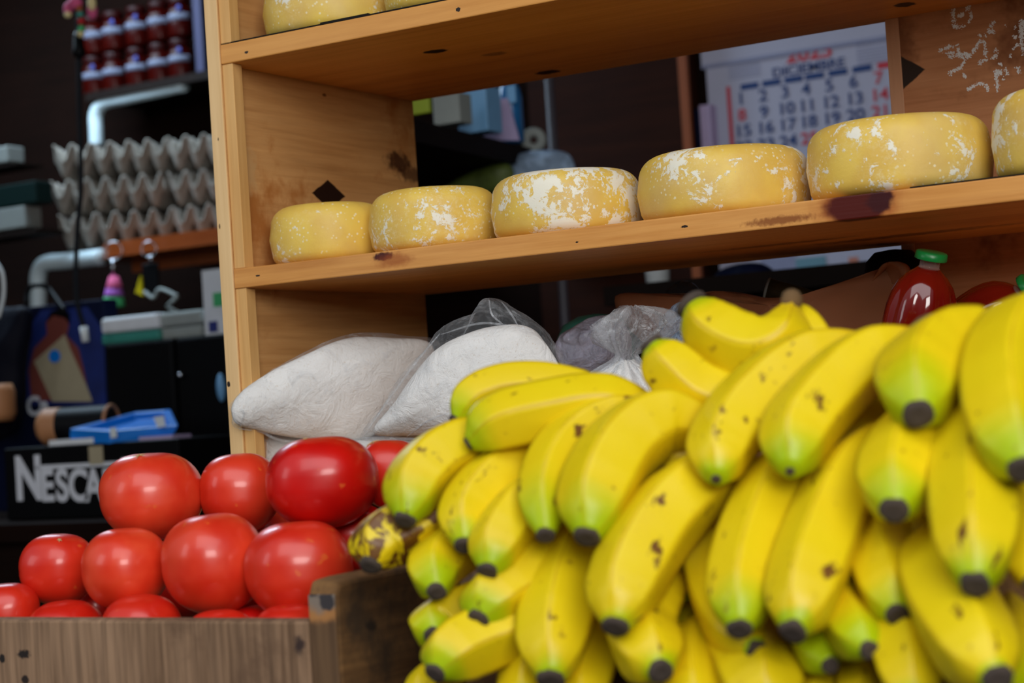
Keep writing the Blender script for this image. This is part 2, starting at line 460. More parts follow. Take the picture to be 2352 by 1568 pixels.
# pine of the shelf unit
D = 0.34; ZU = .222 + ZO; ZM = ZO; ZB = ZO - .215; TH = .0195
def rr(px, Zd): return px / CAM_F * Zd
kn = (52, 16, 14); bl = (40, 26, 18)
front_spots = [
    (aty(1970, 470, 0), (.044, .03, .022), (150, 66, 20), .4, (.5, 1.1), .75), (aty(1968, 470, 0), (.029, .03, .017), (78, 20, 12), .30, (.7, 1.1)), (aty(2020, 460, 0), (.014, .03, .011), (58, 14, 16), .4, (.6, 1.0)),
    (aty(1790, 506, 0), (.034, .02, .0042), (120, 58, 22), .6, (.4, 1.2), .8),
    (aty(880, 589, 0), (.013, .02, .0045), (64, 16, 16), .4, (.6, 1.1)),
    (aty(905, 597, 0), (.024, .02, .0075), (150, 72, 26), .4, (.3, 1.2), .7),
    (aty(592, 633, 0), (.0030, .01, .0009), bl, .5), (aty(1325, 556, 0), (.0016, .01, .0008), bl, .5), (aty(1572, 520, 0), (.004, .01, .0012), bl, .6)]
under_mid = [(atz(2080, 540, ZM - TH), (.12, .02, .008), (70, 40, 20), .6, (.3, 1.2), .7), (atz(1800, 560, ZM - TH), (.10, .015, .008), (74, 44, 22), .6, (.3, 1.2), .6)]
MT['pine_mid'] = wood('pine_middle_shelf', (228, 168, 96), (210, 144, 70), (176, 108, 48), 'x', .42, front_spots + under_mid, 1, 2)
up_spots = [(aty(566, 120, 0), (.0026, .01, .0014), bl, .5), (aty(1052, 22, 0), (.003, .01, .0022), bl, .8),
            (atz(1000, 118, ZU - TH), (.014, .010, .008), bl, .3), (atz(1258, 166, ZU - TH), (.016, .012, .008), (60, 34, 16), .4),
            (atz(2078, 11, ZU - TH), (.011, .012, .008), bl, .3), (atz(1135, 124, ZU - TH), (.016, .010, .008), (84, 50, 22), .5, (.5, 1.1), .6)]
MT['pine_up'] = wood('pine_upper_shelf', (226, 164, 90), (206, 140, 64), (172, 104, 44), 'x', .42, up_spots, .8, 5)
side_spots = [(atx(755, 447, 0), (.02, .031, .0165), (40, 22, 14), .08, (.92, 1.0), 1.0, True),
              (atx(915, 372, 0), (.01, .030, .014), (64, 34, 22), .6, (.4, 1.1), .9), (atx(945, 400, 0), (.01, .030, .012), (70, 36, 22), .6, (.4, 1.1), .8),
              (atx(575, 390, 0), (.01, .012, .028), (204, 164, 112), .7, (.4, 1.1), .7), (atx(745, 218, 0), (.01, .004, .002), (120, 74, 36), .5)]
MT['pine_side'] = wood('pine_side_panel', (222, 172, 112), (202, 146, 86), (160, 108, 58), 'y', .5, side_spots, 1, 9, (180, 116, 58))
post_spots = [(aty(526, 882, -.001), (.0022, .01, .003), bl, .3), (aty(502, 320, -.001), (.0009, .01, .0024), (90, 66, 40), .7, (.4, 1.1)), (aty(505, 520, -.001), (.001, .01, .003), (110, 80, 50), .4)]
MT['pine_post'] = wood('pale_pine_front_edge', (238, 203, 150), (224, 184, 128), (198, 154, 100), 'z', .55, post_spots, .7, 3)
MT['pine_batten'] = wood('pine_batten', (228, 182, 118), (212, 162, 96), (180, 126, 70), 'z', .5, (), .7, 13)
kb = .34 - .012
back_spots = [(aty(2068, 168, kb), (.027, .05, .0185), (44, 30, 20), .10, (.9, 1.0), 1.0, True)]
MT['pine_back'] = wood('pine_back_panel', (198, 140, 96), (176, 116, 72), (136, 82, 48), 'x', .6, back_spots, 1, 21, (128, 78, 44))
MT['crate'] = wood('weathered_crate_wood', (166, 134, 106), (116, 88, 64), (52, 38, 30), 'z', .85,
                   [(aty(687, 1482, -.455), (.006, .01, .008), (56, 42, 38), .6, (.3, 1.1)), (aty(55, 1502, -.455), (.007, .01, .0035), (34, 28, 26), .7, (.6, 1.1)),
                    (aty(5, 1512, -.455), (.003, .01, .0035), (34, 28, 26), .4), (aty(58, 1560, -.455), (.004, .01, .0035), (40, 30, 26), .4)], 1.6, 4, (96, 72, 54))
MT['crate_end'] = wood('dark_crate_end_wood', (134, 98, 58), (98, 68, 38), (54, 36, 22), 'y', .85,
                       [(atx(852, 1437, .438), (.01, .007, .005), (30, 24, 20), .6, (.4, 1.1), .8)], 1.4, 8, (66, 50, 34))
MT['crate_tip'] = wood('worn_end_grain', (112, 86, 60), (86, 62, 42), (48, 34, 26), 'z', .9, [(aty(730, 1395, -.456), (.02, .02, .010), (176, 122, 70), .5, (.5, 1.2), .8), (aty(737, 1362, -.456), (.016, .02, .013), (120, 112, 104), .45, (.6, 1.2), .9), (aty(715, 1352, -.456), (.007, .02, .006), (60, 54, 54), .5), (aty(752, 1376, -.456), (.006, .02, .008), (58, 54, 56), .5)], 1.4, 15)
MT['darkwood'] = wood('dark_brown_boards', (26, 11, 6), (18, 7, 4), (10, 4, 2), 'x', .9, (), 1, 30)
MT['doorwood'] = wood('brown_cupboard_wood', (52, 23, 11), (40, 16, 8), (26, 10, 5), 'x', .6, (), 1, 33)
MT['eggshelf'] = wood('orange_brown_shelf', (168, 88, 44), (144, 68, 30), (110, 48, 20), 'x', .3, (), .6, 37)
MT['concrete'] = plain('grey_concrete', (112, 110, 106), .9, .25, 4)

# ------------------------------------------------------------------ the setting
def struct(name, g, m):
    o = obj(name, g, m, smooth=False); o['kind'] = 'structure'; return o
WY = 2.08
struct('floor', [box(-3.0, 2.6, -5.0, 2.3, -.1, 0)], MT['concrete'])
struct('wall_back', [box(-3.0, 2.6, WY, WY + .1, 0, 2.8)], MT['darkwood'])
struct('wall_left', [box(-3.1, -3.0, -.75, WY + .1, 0, 2.8)], MT['darkwood'])
struct('wall_right', [box(2.6, 2.7, -.75, WY + .1, 0, 2.8)], MT['darkwood'])
struct('ceiling', [box(-3.1, 2.7, -.75, WY + .1, 2.8, 2.9)], MT['darkwood'])

# ------------------------------------------------------------------ counter and shelf unit
ZT = ZO - .48
ct = thing('market_counter', 'long wooden counter carrying the shelf unit and the tomato crate', 'counter', (.5, -.2, 0))
obj('counter_top', [box(-.35, 1.5, -.62, .40, ZT - .03, ZT)], MT['darkwood'], ct, False)
for xx in (-.32, 1.42):
    for yy in (-.58, .32): obj('leg', [box(xx, xx + .05, yy, yy + .05, 0, ZT - .03)], MT['darkwood'], ct, False)

su = thing('shelf_unit', 'honey coloured pine shelf unit holding cheeses and bags of flour', 'shelf unit', (.6, .17, ZT))
XR = 1.28
obj('side_panel', [box(-.0016, 0, .001, D, ZT, ZO + .52), box(-.0155, -.0016, .001, D, ZT, ZO + .52)], MT['pine_side'], su, False)
obj('front_edge', [box(-.0158, 0.0002, -.0015, .001, ZT, ZO + .52)], MT['pine_post'], su, False, label='pale front edge of the left side board', bevel=.0006)
obj('side_panel', [box(XR, XR + .0155, 0, D, ZT, ZO + .52)], MT['pine_side'], su, False)
for (z0, z1) in ((ZT, ZB - TH), (ZB, ZM - TH), (ZM, ZU - TH), (ZU, ZO + .50)):
    obj('batten', [box(0.0002, .0135, .0015, .016, z0, z1)], MT['pine_batten'], su, False, bevel=.0008)
for z, mt in ((ZB, 'pine_mid'), (ZM, 'pine_mid'), (ZU, 'pine_up'), (ZO + .52, 'pine_up')):
    obj('shelf_board', [box(.0003, XR, 0, D, z - TH, z)], MT[mt], su, False, bevel=.0012)
xb0 = aty(2040, 150, kb).x; xb1 = aty(2071, 150, kb).x
bp = obj('back_panel', [box(xb1, XR, kb, D - .0005, ZB, ZU - TH)], MT['pine_back'], su, False)
obj('back_batten', [box(xb0, xb1, kb - .001, D - .0005, ZB, ZU - TH)], wood('pinkish_back_batten', (206, 160, 124), (186, 136, 100), (150, 104, 72), 'z', .6, (), .7, 17), su, False, bevel=.0006)
def zp(x, y): return (2021 + x / 6.197, y / 6.197)
strokes = [[(1050, 110), (1040, 200), (1048, 300)], [(1110, 210), (1170, 225), (1190, 180)], [(1140, 220), (1200, 190), (1240, 130), (1290, 68)], [(1240, 130), (1295, 200), (1290, 280), (1210, 370)], [(1040, 385), (1120, 388), (1215, 372)], [(1040, 360), (1180, 370)],
           [(1632, 298), (1570, 400)], [(1455, 570), (1390, 650), (1310, 755)], [(1410, 490), (1440, 515)], [(825, 712), (895, 726)], [(905, 682), (970, 680), (1000, 655), (1100, 645)], [(955, 750), (1060, 752)], [(975, 812), (1050, 800)],
           [(1110, 680), (1122, 780)], [(1075, 800), (1160, 765), (1230, 770), (1305, 800)], [(1290, 815), (1230, 830), (1130, 805)], [(1260, 770), (1240, 850)], [(1205, 880), (1140, 960), (1050, 1010), (940, 1092)], [(1510, 495), (1490, 620), (1505, 800)], [(1525, 560), (1478, 600)],
           [(1535, 442), (1600, 452), (1705, 440)], [(1792, 358), (1800, 440), (1800, 500), (1838, 530)], [(1900, 508), (1942, 535)], [(2012, 288), (1998, 450), (2020, 620), (2045, 780)], [(2040, 300), (2030, 560)], [(1925, 388), (2000, 412)], [(1640, 710), (1695, 742), (1600, 830), (1460, 870), (1345, 945)],
           [(1965, 628), (1900, 700), (1845, 800)], [(1685, 915), (1760, 932), (1812, 1060), (1748, 1132)], [(1640, 1008), (1720, 1020), (1700, 1070), (1648, 1122)], [(1650, 1040), (1740, 1060)], [(1672, 1150), (1668, 1290)], [(1640, 1000), (1650, 1130)], [(1958, 950), (1992, 1060)],
           [(1238, 1285), (1300, 1242), (1430, 1182), (1520, 1230), (1532, 1282)], [(1198, 1055), (1216, 1112)]]
cg = []
rc = random.Random(3)
for s in strokes:
    P = [aty(*zp(*q), kb - .0002) for q in s]
    C = spline(P, 40) if len(P) > 2 else [P[0].lerp(P[1], t / 40) for t in range(41)]
    Ln = sum((C[i + 1] - C[i]).length for i in range(40))
    for _ in range(int(Ln / .00018)):
        c = C[rc.randrange(41)].lerp(C[rc.randrange(41)], 0.0)
        u = rc.random() * 39.99; i = int(u); c = C[i].lerp(C[i + 1], u - i)
        if mnoise.noise(c * 170) < -.26: continue
        c = c + Vector((rc.gauss(0, .0009), 0, rc.gauss(0, .0009)))
        r = rc.uniform(.0003, .00085); a0 = rc.random() * 6
        k = rc.choice((4, 5, 6)); pts = [c + Vector((r * rc.uniform(.6, 1.3) * math.cos(a0 + 2 * PI * q / k), 0, r * rc.uniform(.6, 1.3) * math.sin(a0 + 2 * PI * q / k))) for q in range(k)]
        fy = kb - .0001 - rc.random() * .0004
        for p in pts: p.y = fy
        v = pts + [Vector((p.x, kb + .0002, p.z)) for p in pts]
        cg.append((v, [tuple(range(k)), tuple(range(k, 2 * k))[::-1]] + [(q, q + k, (q + 1) % k + k, (q + 1) % k) for q in range(k)]))
obj('chalk_writing', cg, MT['chalk'], bp, False, label='white chalk numbers and scribbles')

ln = obj('shelf_liner', [box(.0006, 1.2, .0015, .30, ZU + .0002, ZU + .0016), (
    [aty(735, 52, .001), aty(845, 30, .001), aty(852, 36, .001), aty(842, 44, .001), aty(735, 56, .001)] + [aty(735, 52, .001) + Vector((0, .004, 0)), aty(845, 30, .001) + Vector((0, .004, 0)), aty(852, 36, .001) + Vector((0, .004, 0)), aty(842, 44, .001) + Vector((0, .004, 0)), aty(735, 56, .001) + Vector((0, .004, 0))],
    [(0, 1, 2, 3, 4), (9, 8, 7, 6, 5), (0, 5, 6, 1), (1, 6, 7, 2), (2, 7, 8, 3), (3, 8, 9, 4), (4, 9, 5, 0)])], MT['liner'], None, False)
tag(ln, 'thin black liner sheet lying on the upper pine shelf under two cheeses', 'shelf liner')
x_l = aty(2090, 436, .001).x
l2 = obj('shelf_liner', [box(x_l, 1.2, .0010, .26, ZM + .0002, ZM + .0012)], MT['liner'], None, False)
tag(l2, 'thin black liner sheet on the middle shelf under the rightmost cheeses', 'shelf liner')

# ------------------------------------------------------------------ cheeses
def cheese(x, r, h, z, y0, mould, label, group, seed, tilt=0):
    prof = []
    rb, rt = .012, .019
    prof.append((0.001, 0)); prof.append((r - rb - .006, 0)); 
    for k in range(0, 7):
        a = -PI / 2 + PI / 2 * k / 6
        prof.append((r - .0022 - rb + rb * math.cos(a), rb + rb * math.sin(a)))
    prof.append((r, h * .45))
    for k in range(0, 9):
        a = PI / 2 * k / 8
        prof.append((r - .0022 - rt + rt * math.cos(a), h - rt + rt * math.sin(a)))
    prof.append((r * .45, h + .0008)); prof.append((.001, h + .001))
    c = (x, y0 + r, z)
    def fn(t, k):
        return 1 + .014 * mnoise.noise(Vector((math.cos(t) * 1.2 + seed * 3.1, math.sin(t) * 1.2, k * .06))) + .006 * mnoise.noise(Vector((math.cos(t) * 4, math.sin(t) * 4, k * .2 + seed)))
    o = obj('cheese_wheel', [lathe(prof, c, 72, 0, fn)], MT['cheese'], None, True, loc=c)
    o['mould'] = mould; tag(o, label, 'cheese', group)
    return o
G1 = 'cheese wheels on the middle shelf'; G2 = 'cheese wheels on the upper shelf'
cheese(.0725, .0592, .0578, ZM, .004, .50, 'small yellow cheese wheel nearest the left side panel on the middle shelf', G1, 1)
cheese(.1955, .0640, .0589, ZM, .004, .42, 'plain yellow cheese wheel with one white patch, second from left side panel on middle shelf', G1, 2)
cheese(.3369, .0714, .0584, ZM, .004, .95, 'cheese wheel with the most white mould and cracked white lower rim', G1, 3)
cheese(.4934, .0776, .0593, ZM, .004, .72, 'yellow cheese wheel mottled white, between the whitest cheese and the widest', G1, 4)
cheese(.6541, .0778, .0632, ZM + .0012, .004, .66, 'widest yellow cheese wheel, above the big dark knot in the shelf edge', G1, 5)
cheese(.8105, .0735, .0700, ZM + .0012, .004, .62, 'cheese wheel cut off by the right edge of the photo on middle shelf', G1, 6)
cheese(.0860, .0705, 0.0600, ZU + .0018, .006, .5, 'yellow cheese wheel at the left end of the upper shelf', G2, 7)
cheese(.2330, .0740, .0600, ZU + .0018, .006, .3, 'cheese wheel on the upper shelf showing only its lower rim, right of the first', G2, 8)

# ------------------------------------------------------------------ bags on the bottom shelf
b1 = thing('flour_bag', 'clear plastic bag of white flour lying against the left side panel', 'bag of flour', (.08, .05, ZB), 'flour bags on the bottom shelf')
y1 = lambda x, y: -.010 + (x - 535) * .00034
obj('flour', [inflate([(543, 931), (570, 893), (640, 847), (720, 808), (800, 776), (900, 776), (985, 790), (960, 880), (890, 960), (835, 1008), (740, 1010), (650, 1000), (592, 986), (549, 972)], y1, .038, 12, 6, .004, 22, 1, back=.05)], MT['flour'], b1)
obj('plastic_bag', [inflate([(534, 931), (565, 894), (640, 845), (720, 802), (800, 768), (870, 764), (930, 771), (1000, 786), (980, 880), (905, 965), (850, 1016), (760, 1020), (650, 1013), (600, 988), (548, 983), (540, 955)], y1, .041, 14, 8, .006, 42, 1, back=.055)], MT['film'], b1, label='clear crinkled plastic')
b2 = thing('flour_bag', 'clear plastic bag of flour with a folded peak, leaning in front of another', 'bag of flour', (.25, .03, ZB), 'flour bags on the bottom shelf')
y2 = lambda x, y: .012 + (x - 830) * .0001
obj('flour', [inflate([(862, 992), (925, 905), (1000, 805), (1075, 765), (1140, 748), (1205, 748), (1250, 785), (1282, 840), (1288, 900), (1230, 960), (1100, 998), (1000, 998), (930, 1000)], y2, .030, 12, 6, .005, 20, 4, back=.035)], MT['flour'], b2)
obj('plastic_bag', [inflate([(833, 1005), (895, 915), (955, 832), (1008, 766), (1060, 732), (1112, 712), (1122, 685), (1150, 691), (1182, 710), (1228, 738), (1268, 785), (1294, 836), (1302, 900), (1240, 970), (1100, 1008), (970, 1004), (900, 1008)], y2, .035, 14, 8, .007, 36, 4, back=.04)], MT['film'], b2, label='clear plastic with folded peak')
def folds(root, lines, yfn, off, r=.0011):
    for L in lines:
        obj('fold', [tube([aty(x, y, yfn(x, y) - o) for (x, y), o in zip(L, off if isinstance(off, list) else [off] * len(L))], r, 8, 24, 0, False, lambda u: .35 + .65 * math.sin(PI * u))], MT['film_thick'], root)
folds(b1, [[(536, 930), (560, 948), (552, 980)], [(562, 897), (582, 935), (566, 978)]], y1, [.004, .016, .006], .0012)
folds(b1, [[(548, 984), (600, 992), (650, 1012), (760, 1019), (850, 1015)]], y1, .003, .0014)
folds(b2, [[(835, 1005), (930, 1008), (1100, 1009)], [(836, 1000), (895, 914), (957, 830), (1010, 766)]], y2, .003, .0013)
folds(b2, [[(1123, 687), (1130, 722), (1156, 745)], [(1152, 693), (1172, 718), (1190, 748)], [(1012, 768), (1110, 742), (1222, 758)]], y2, [.001, .010, .018], .0010)
folds(b2, [[(935, 1002), (985, 965), (1040, 945)], [(965, 1003), (1020, 975), (1060, 965)]], y2, [.004, .022, .032], .0010)
b0 = thing('flour_bag', 'flour bag mostly hidden under the one against the side panel, behind the tomatoes', 'bag of flour', (.1, .08, ZB), 'flour bags on the bottom shelf')
y0 = lambda x, y: .05 + (x - 600) * .0002
obj('flour', [inflate([(612, 1010), (650, 992), (760, 1005), (900, 1010), (1000, 1030), (1010, 1090), (900, 1110), (700, 1110), (612, 1090)], y0, .04, 8, 5, .004, 25, 6, back=.05)], MT['flour'], b0)
obj('plastic_bag', [inflate([(598, 1010), (640, 986), (760, 998), (900, 1003), (1010, 1022), (1024, 1090), (900, 1116), (700, 1116), (600, 1096)], y0, .044, 8, 5, .006, 25, 6, back=.055)], MT['film_thick'], b0, label='crinkled plastic')

def gathered(name_root, specs, ripple, nrip, mat_b, root, pname, seed, n=60, tw=.0):
    v, f = [], []
    for k, (c, r, am) in enumerate(specs):
        for i in range(n):
            t = 2 * PI * i / n
            q = r * (1 + am * (ripple * math.sin(nrip * t + seed + k * tw) + .6 * ripple * math.sin((nrip * 2 + 1) * t + 2 * seed) + .8 * mnoise.noise(Vector((math.cos(t) * 2, math.sin(t) * 2, k * .35 + seed)))))
            v.append(Vector(c) + Vector((q * math.cos(t), q * math.sin(t), .35 * q * am * mnoise.noise(Vector((math.cos(t) * 3, math.sin(t) * 3, seed + 9)))))) 
    L = len(specs)
    for k in range(L - 1):
        for i in range(n):
            j = (i + 1) % n; f.append((k * n + i, k * n + j, (k + 1) * n + j, (k + 1) * n + i))
    f.append(tuple(range(n))[::-1]); f.append(tuple((L - 1) * n + i for i in range(n)))
    return obj(pname, [(v, f)], mat_b, root)
b3 = thing('flour_bag', 'clear plastic bag of flour twisted into a crumpled knot at the top', 'bag of flour', aty(1440, 1060, .075), 'flour bags on the bottom shelf')
Y3 = .075
gathered(b3, [(aty(1440, 1075, Y3), .045, .1), (aty(1440, 1040, Y3), .056, .1), (aty(1440, 960, Y3), .056, .15), (aty(1440, 915, Y3), .050, .25), (aty(1440, 880, Y3), .038, .45), (aty(1438, 855, Y3), .024, .7), (aty(1436, 838, Y3), .012, .8), (aty(1436, 828, Y3), .007, .6)], .16, 13, MT['flour'], b3, 'flour', 2)
gathered(b3, [(aty(1440, 1078, Y3), .046, .1), (aty(1440, 1040, Y3), .058, .1), (aty(1440, 960, Y3), .058, .15), (aty(1440, 912, Y3), .053, .3), (aty(1440, 875, Y3), .043, .5), (aty(1438, 850, Y3), .027, .8), (aty(1438, 830, Y3), .012, .9), (aty(1438, 815, Y3), .0085, .8),
              (aty(1442, 800, Y3), .016, 1.0), (aty(1450, 775, Y3), .026, 1.1), (aty(1462, 750, Y3), .031, 1.1), (aty(1466, 730, Y3), .027, 1.2), (aty(1462, 714, Y3), .018, 1.3), (aty(1455, 704, Y3), .007, 1.2)], .20, 11, MT['film_thick'], b3, 'plastic_bag', 3, 72, .25)
# milky bags, bowl, paper behind the flour
YB = .19
o = obj('plastic_bag', [inflate([(1288, 800), (1300, 765), (1345, 735), (1400, 725), (1440, 760), (1430, 850), (1370, 870), (1310, 850)], lambda x, y: YB, .03, 8, 5, .012, 30, 11)], MT['film_lav'])
tag(o, 'milky lavender plastic bag stuffed behind the knotted flour bag', 'plastic bag')
tc_ = aty(1372, 800, YB + .075)
o = obj('plastic_bowl', [lathe([(.02, -.03), (.032, -.028), (.040, .0), (.041, .012), (.034, .026), (.018, .034), (.002, .036)], tc_, 36)], MT['teal'])
tag(o, 'upturned teal bowl with only its rounded rim showing behind the lavender bag', 'bowl')
o = obj('plastic_bag', [inflate([(1522, 765), (1528, 725), (1550, 700), (1580, 694), (1605, 720), (1620, 780), (1590, 830), (1545, 820)], lambda x, y: .12, .02, 8, 5, .012, 40, 14)], MT['film_blue'])
tag(o, 'crumpled pale blue plastic bag peeking out behind the top bananas', 'plastic bag')
o = obj('paper_sack', [inflate([(1418, 680), (1500, 674), (1600, 674), (1640, 668), (1700, 672), (1760, 684), (1840, 680), (1895, 672), (1915, 694), (1945, 704), (1985, 668), (2018, 632), (2060, 600), (2090, 640), (2060, 820), (1900, 860), (1600, 860), (1450, 760)], lambda x, y: .235, .022, 9, 5, .022, 16, 17, back=.03)], MT['kraft'])
tag(o, 'crumpled brown kraft paper sack lying behind the bananas and the sauce bottle', 'paper sack')
o = obj('plastic_bag', [inflate([(1530, 680), (1545, 655), (1565, 645), (1590, 650), (1608, 672), (1600, 700), (1550, 705)], lambda x, y: .285, .012, 6, 5, .012, 50, 21)], MT['film_dark'])
tag(o, 'small smoky twist of clear bag on the brown paper sack', 'plastic bag')
pr_c = aty(1790, 672, .29)
rl = thing('printed_roll', 'dark patterned roll lying on the brown paper sack under the calendar', 'roll', pr_c)
ax = (aty(1880, 695, .30) - aty(1760, 662, .285)).normalized()
P0 = aty(1762, 664, .285); P1 = aty(1880, 698, .30)
obj('roll_body', [tube([P0, P1], .0115, 24)], plain('dark_olive_print', (66, 54, 22), .6, .6, 140), rl)
obj('roll_rim', [ring(P0, .0105, .0016, ax, 24, 8)], MT['grey'], rl)

# ------------------------------------------------------------------ sauce bottles
def bottle(base, axis, rad, H, label, tops):
    root = thing('sauce_bottle', label, 'bottle', base, 'sauce bottles on the bottom shelf')
    q = Vector((0, 0, 1)).rotation_difference(Vector(axis).normalized()).to_matrix().to_4x4(); M = Matrix.Translation(base) @ q
    def flute(t, k):
        return 1 - (.07 * abs(math.cos(t * 4.5)) ** 6 if 6 <= k <= 11 else 0)
    prof = [(rad * .5, 0), (rad * .9, .002), (rad, .008), (rad, H * .30), (rad * .95, H * .34), (rad * .95, H * .40), (rad * 1.0, H * .45), (rad * 1.0, H * .55), (rad * 1.0, H * .64), (rad * .97, H * .72), (rad * .89, H * .785), (rad * .76, H * .84), (rad * .55, H * .885), (rad * .36, H * .912), (rad * .30, H * .922)]
    obj('bottle_body', [xf(lathe(prof, (0, 0, 0), 54, 0, flute), M)], MT['sauce'], root)
    obj('neck', [xf(lathe([(rad * .30, H * .920), (rad * .27, H * .93), (rad * .27, H * .955), (rad * .31, H * .958), (rad * .31, H * .966)], (0, 0, 0), 28), M)], MT['glass'], root, label='clear bottle neck')
    cg_ = lathe([(rad * .42, H * .962), (rad * .43, H * .965), (rad * .42, H * .996), (rad * .38, H)], (0, 0, 0), 40, 0, lambda t, k: 1 + .02 * math.cos(20 * t))
    obj('cap', [xf(cg_, M)], MT['cap'], root, label='green screw cap')
def _b(base, top, rad, label):
    bottle(base, (top - base), rad, (top - base).length, label, None)
bb = aty(2052, 1060, .08); bb.z = ZB + .001; bt = aty(2141, 578, .06)
_b(bb, bt, .0305, 'upright red sauce bottle with green cap standing before the brown paper sack')
bb2 = aty(2175, 800, .13); bt2 = aty(2368, 655, .12)
_b(bb2 + (bb2 - bt2) * .6, bt2, .029, 'tipped red sauce bottle with green cap, lying right of the upright bottle')
o = obj('sauce_jar', [lathe([(.026, -.10), (.030, -.095), (.030, -.01), (.027, .008), (.018, .017), (.004, .019)], aty(2054, 618, .30), 32)], MT['black'])
tag(o, 'round black topped jar half hidden behind the upright sauce bottle', 'jar')

# ------------------------------------------------------------------ crate of tomatoes
cr = thing('wooden_crate', 'weathered wooden crate full of tomatoes in front of the shelves', 'crate', (.2, -.3, ZT))
ZC = ZO - .2830
obj('front_board', [box(-.16, .4145, -.455, -.437, ZT + .02, ZC)], MT['crate'], cr, False, bevel=.002)
x0e, x1e = .4160, .4385  # the end board
ye0, ye1 = -.455, -.12; zz0 = ZT; ztf = ZO - .2585
v = [(x0e, ye0, zz0), (x0e, ye1, zz0), (x0e, ye1, ztf + .004), (x0e, ye0 + .02, ztf + .003), (x0e, ye0 + .004, ztf + .002), (x0e, ye0, ztf - .006)]
v += [(x1e, b, c - (.002 if c > zz0 + .01 else 0)) for a, b, c in v]
f = [(0, 1, 2, 3, 4, 5), (11, 10, 9, 8, 7, 6)] + [(i, i + 6, (i + 1) % 6 + 6, (i + 1) % 6) for i in range(6)]
obj('end_board', [(v, f)], MT['crate_end'], cr, False, bevel=.003, label='darker end board standing above the front board')
obj('end_grain', [box(x0e + .0006, x1e - .0006, ye0 - .0012, ye0 + .0005, zz0, ztf - .007)], MT['crate_tip'], cr, False, bevel=.0008)
obj('end_board', [box(-.184, -.161, ye0, ye1, zz0, ZC - .05)], MT['crate_end'], cr, False, bevel=.003)
obj('back_board', [box(-.16, .4145, -.138, -.12, ZT + .02, ZC - .035)], MT['crate'], cr, False, bevel=.002)
obj('bottom_board', [box(-.16, .4145, -.436, -.139, ZT + .004, ZT + .018)], MT['crate'], cr, False)

TG = 'tomatoes in the wooden crate'
TOM = [  # px, py, rx, ry, depth, paleness, label, scar
 (349, 1136, 119, 106, 1.46, .8, 'pale red tomato with a star scar on top, beside the black sign box', (356, 1040, 1.0)),
 (552, 1128, 94, 96, 1.46, .5, 'tomato wedged between the pale star-scarred tomato and the biggest dark one', None),
 (739, 1103, 130, 111, 1.3742, .0, 'biggest dark red tomato on top of the pile, below the flour bags', (732, 1010, .35)),
 (898, 1085, 80, 83, 1.43, .25, 'tomato with a star scar peeking between the big dark tomato and bananas', (866, 1026, 1.0)),
 (135, 1304, 88, 87, 1.4465, .35, 'smaller tomato at the left end of the middle row', (180, 1228, .35)),
 (290, 1303, 101, 99, 1.3963, 1.0, 'orange red tomato in the middle row under the pale star-scarred one', None),
 (492, 1290, 120, 121, 1.3639, .65, 'large tomato with a small dent, middle of the row above the crate board', None),
 (688, 1304, 126, 118, 1.3301, .45, 'large tomato in front beside the raised crate corner', None),
 (15, 1400, 75, 66, 1.4188, .3, 'tomato cut by the left edge of the photo just above the crate board', None),
 (150, 1458, 92, 86, 1.3954, .2, 'sunken tomato showing a thin red top under the smaller left tomato', None),
 (325, 1446, 94, 88, 1.3564, .3, 'sunken tomato with a domed top between the orange red and dented tomatoes', None),
 (507, 1480, 90, 88, 1.3165, .2, 'sunken tomato showing a thin red sliver below the dented tomato', None),
 (665, 1470, 90, 90, 1.2847, .3, 'sunken tomato tucked against the raised crate corner', None),
 (592, 1452, 75, 68, 1.3612, .0, 'dark tomato barely seen in the gap below the two large front tomatoes', None),
 (815, 1235, 84, 84, 1.414, .0, 'shaded tomato under the biggest dark tomato, next to the overripe banana', None),
 (925, 1290, 72, 70, 1.4437, .1, 'tomato glimpsed under the overripe banana at the crate end board', None),
 (405, 1350, 80, 78, 1.4999, .1, 'shaded tomato in the gap behind the orange red and dented tomatoes', None),
 (225, 1400, 80, 76, 1.5, .1, 'shaded tomato in the gap behind the smaller left and orange red tomatoes', None),
 (600, 1232, 80, 80, 1.52, .1, 'shaded tomato in the gap between the wedged, biggest dark and front tomatoes', None),
 (580, 1350, 84, 82, 1.46, .1, 'shaded tomato in the gap behind the dented tomato and the front one', None)]
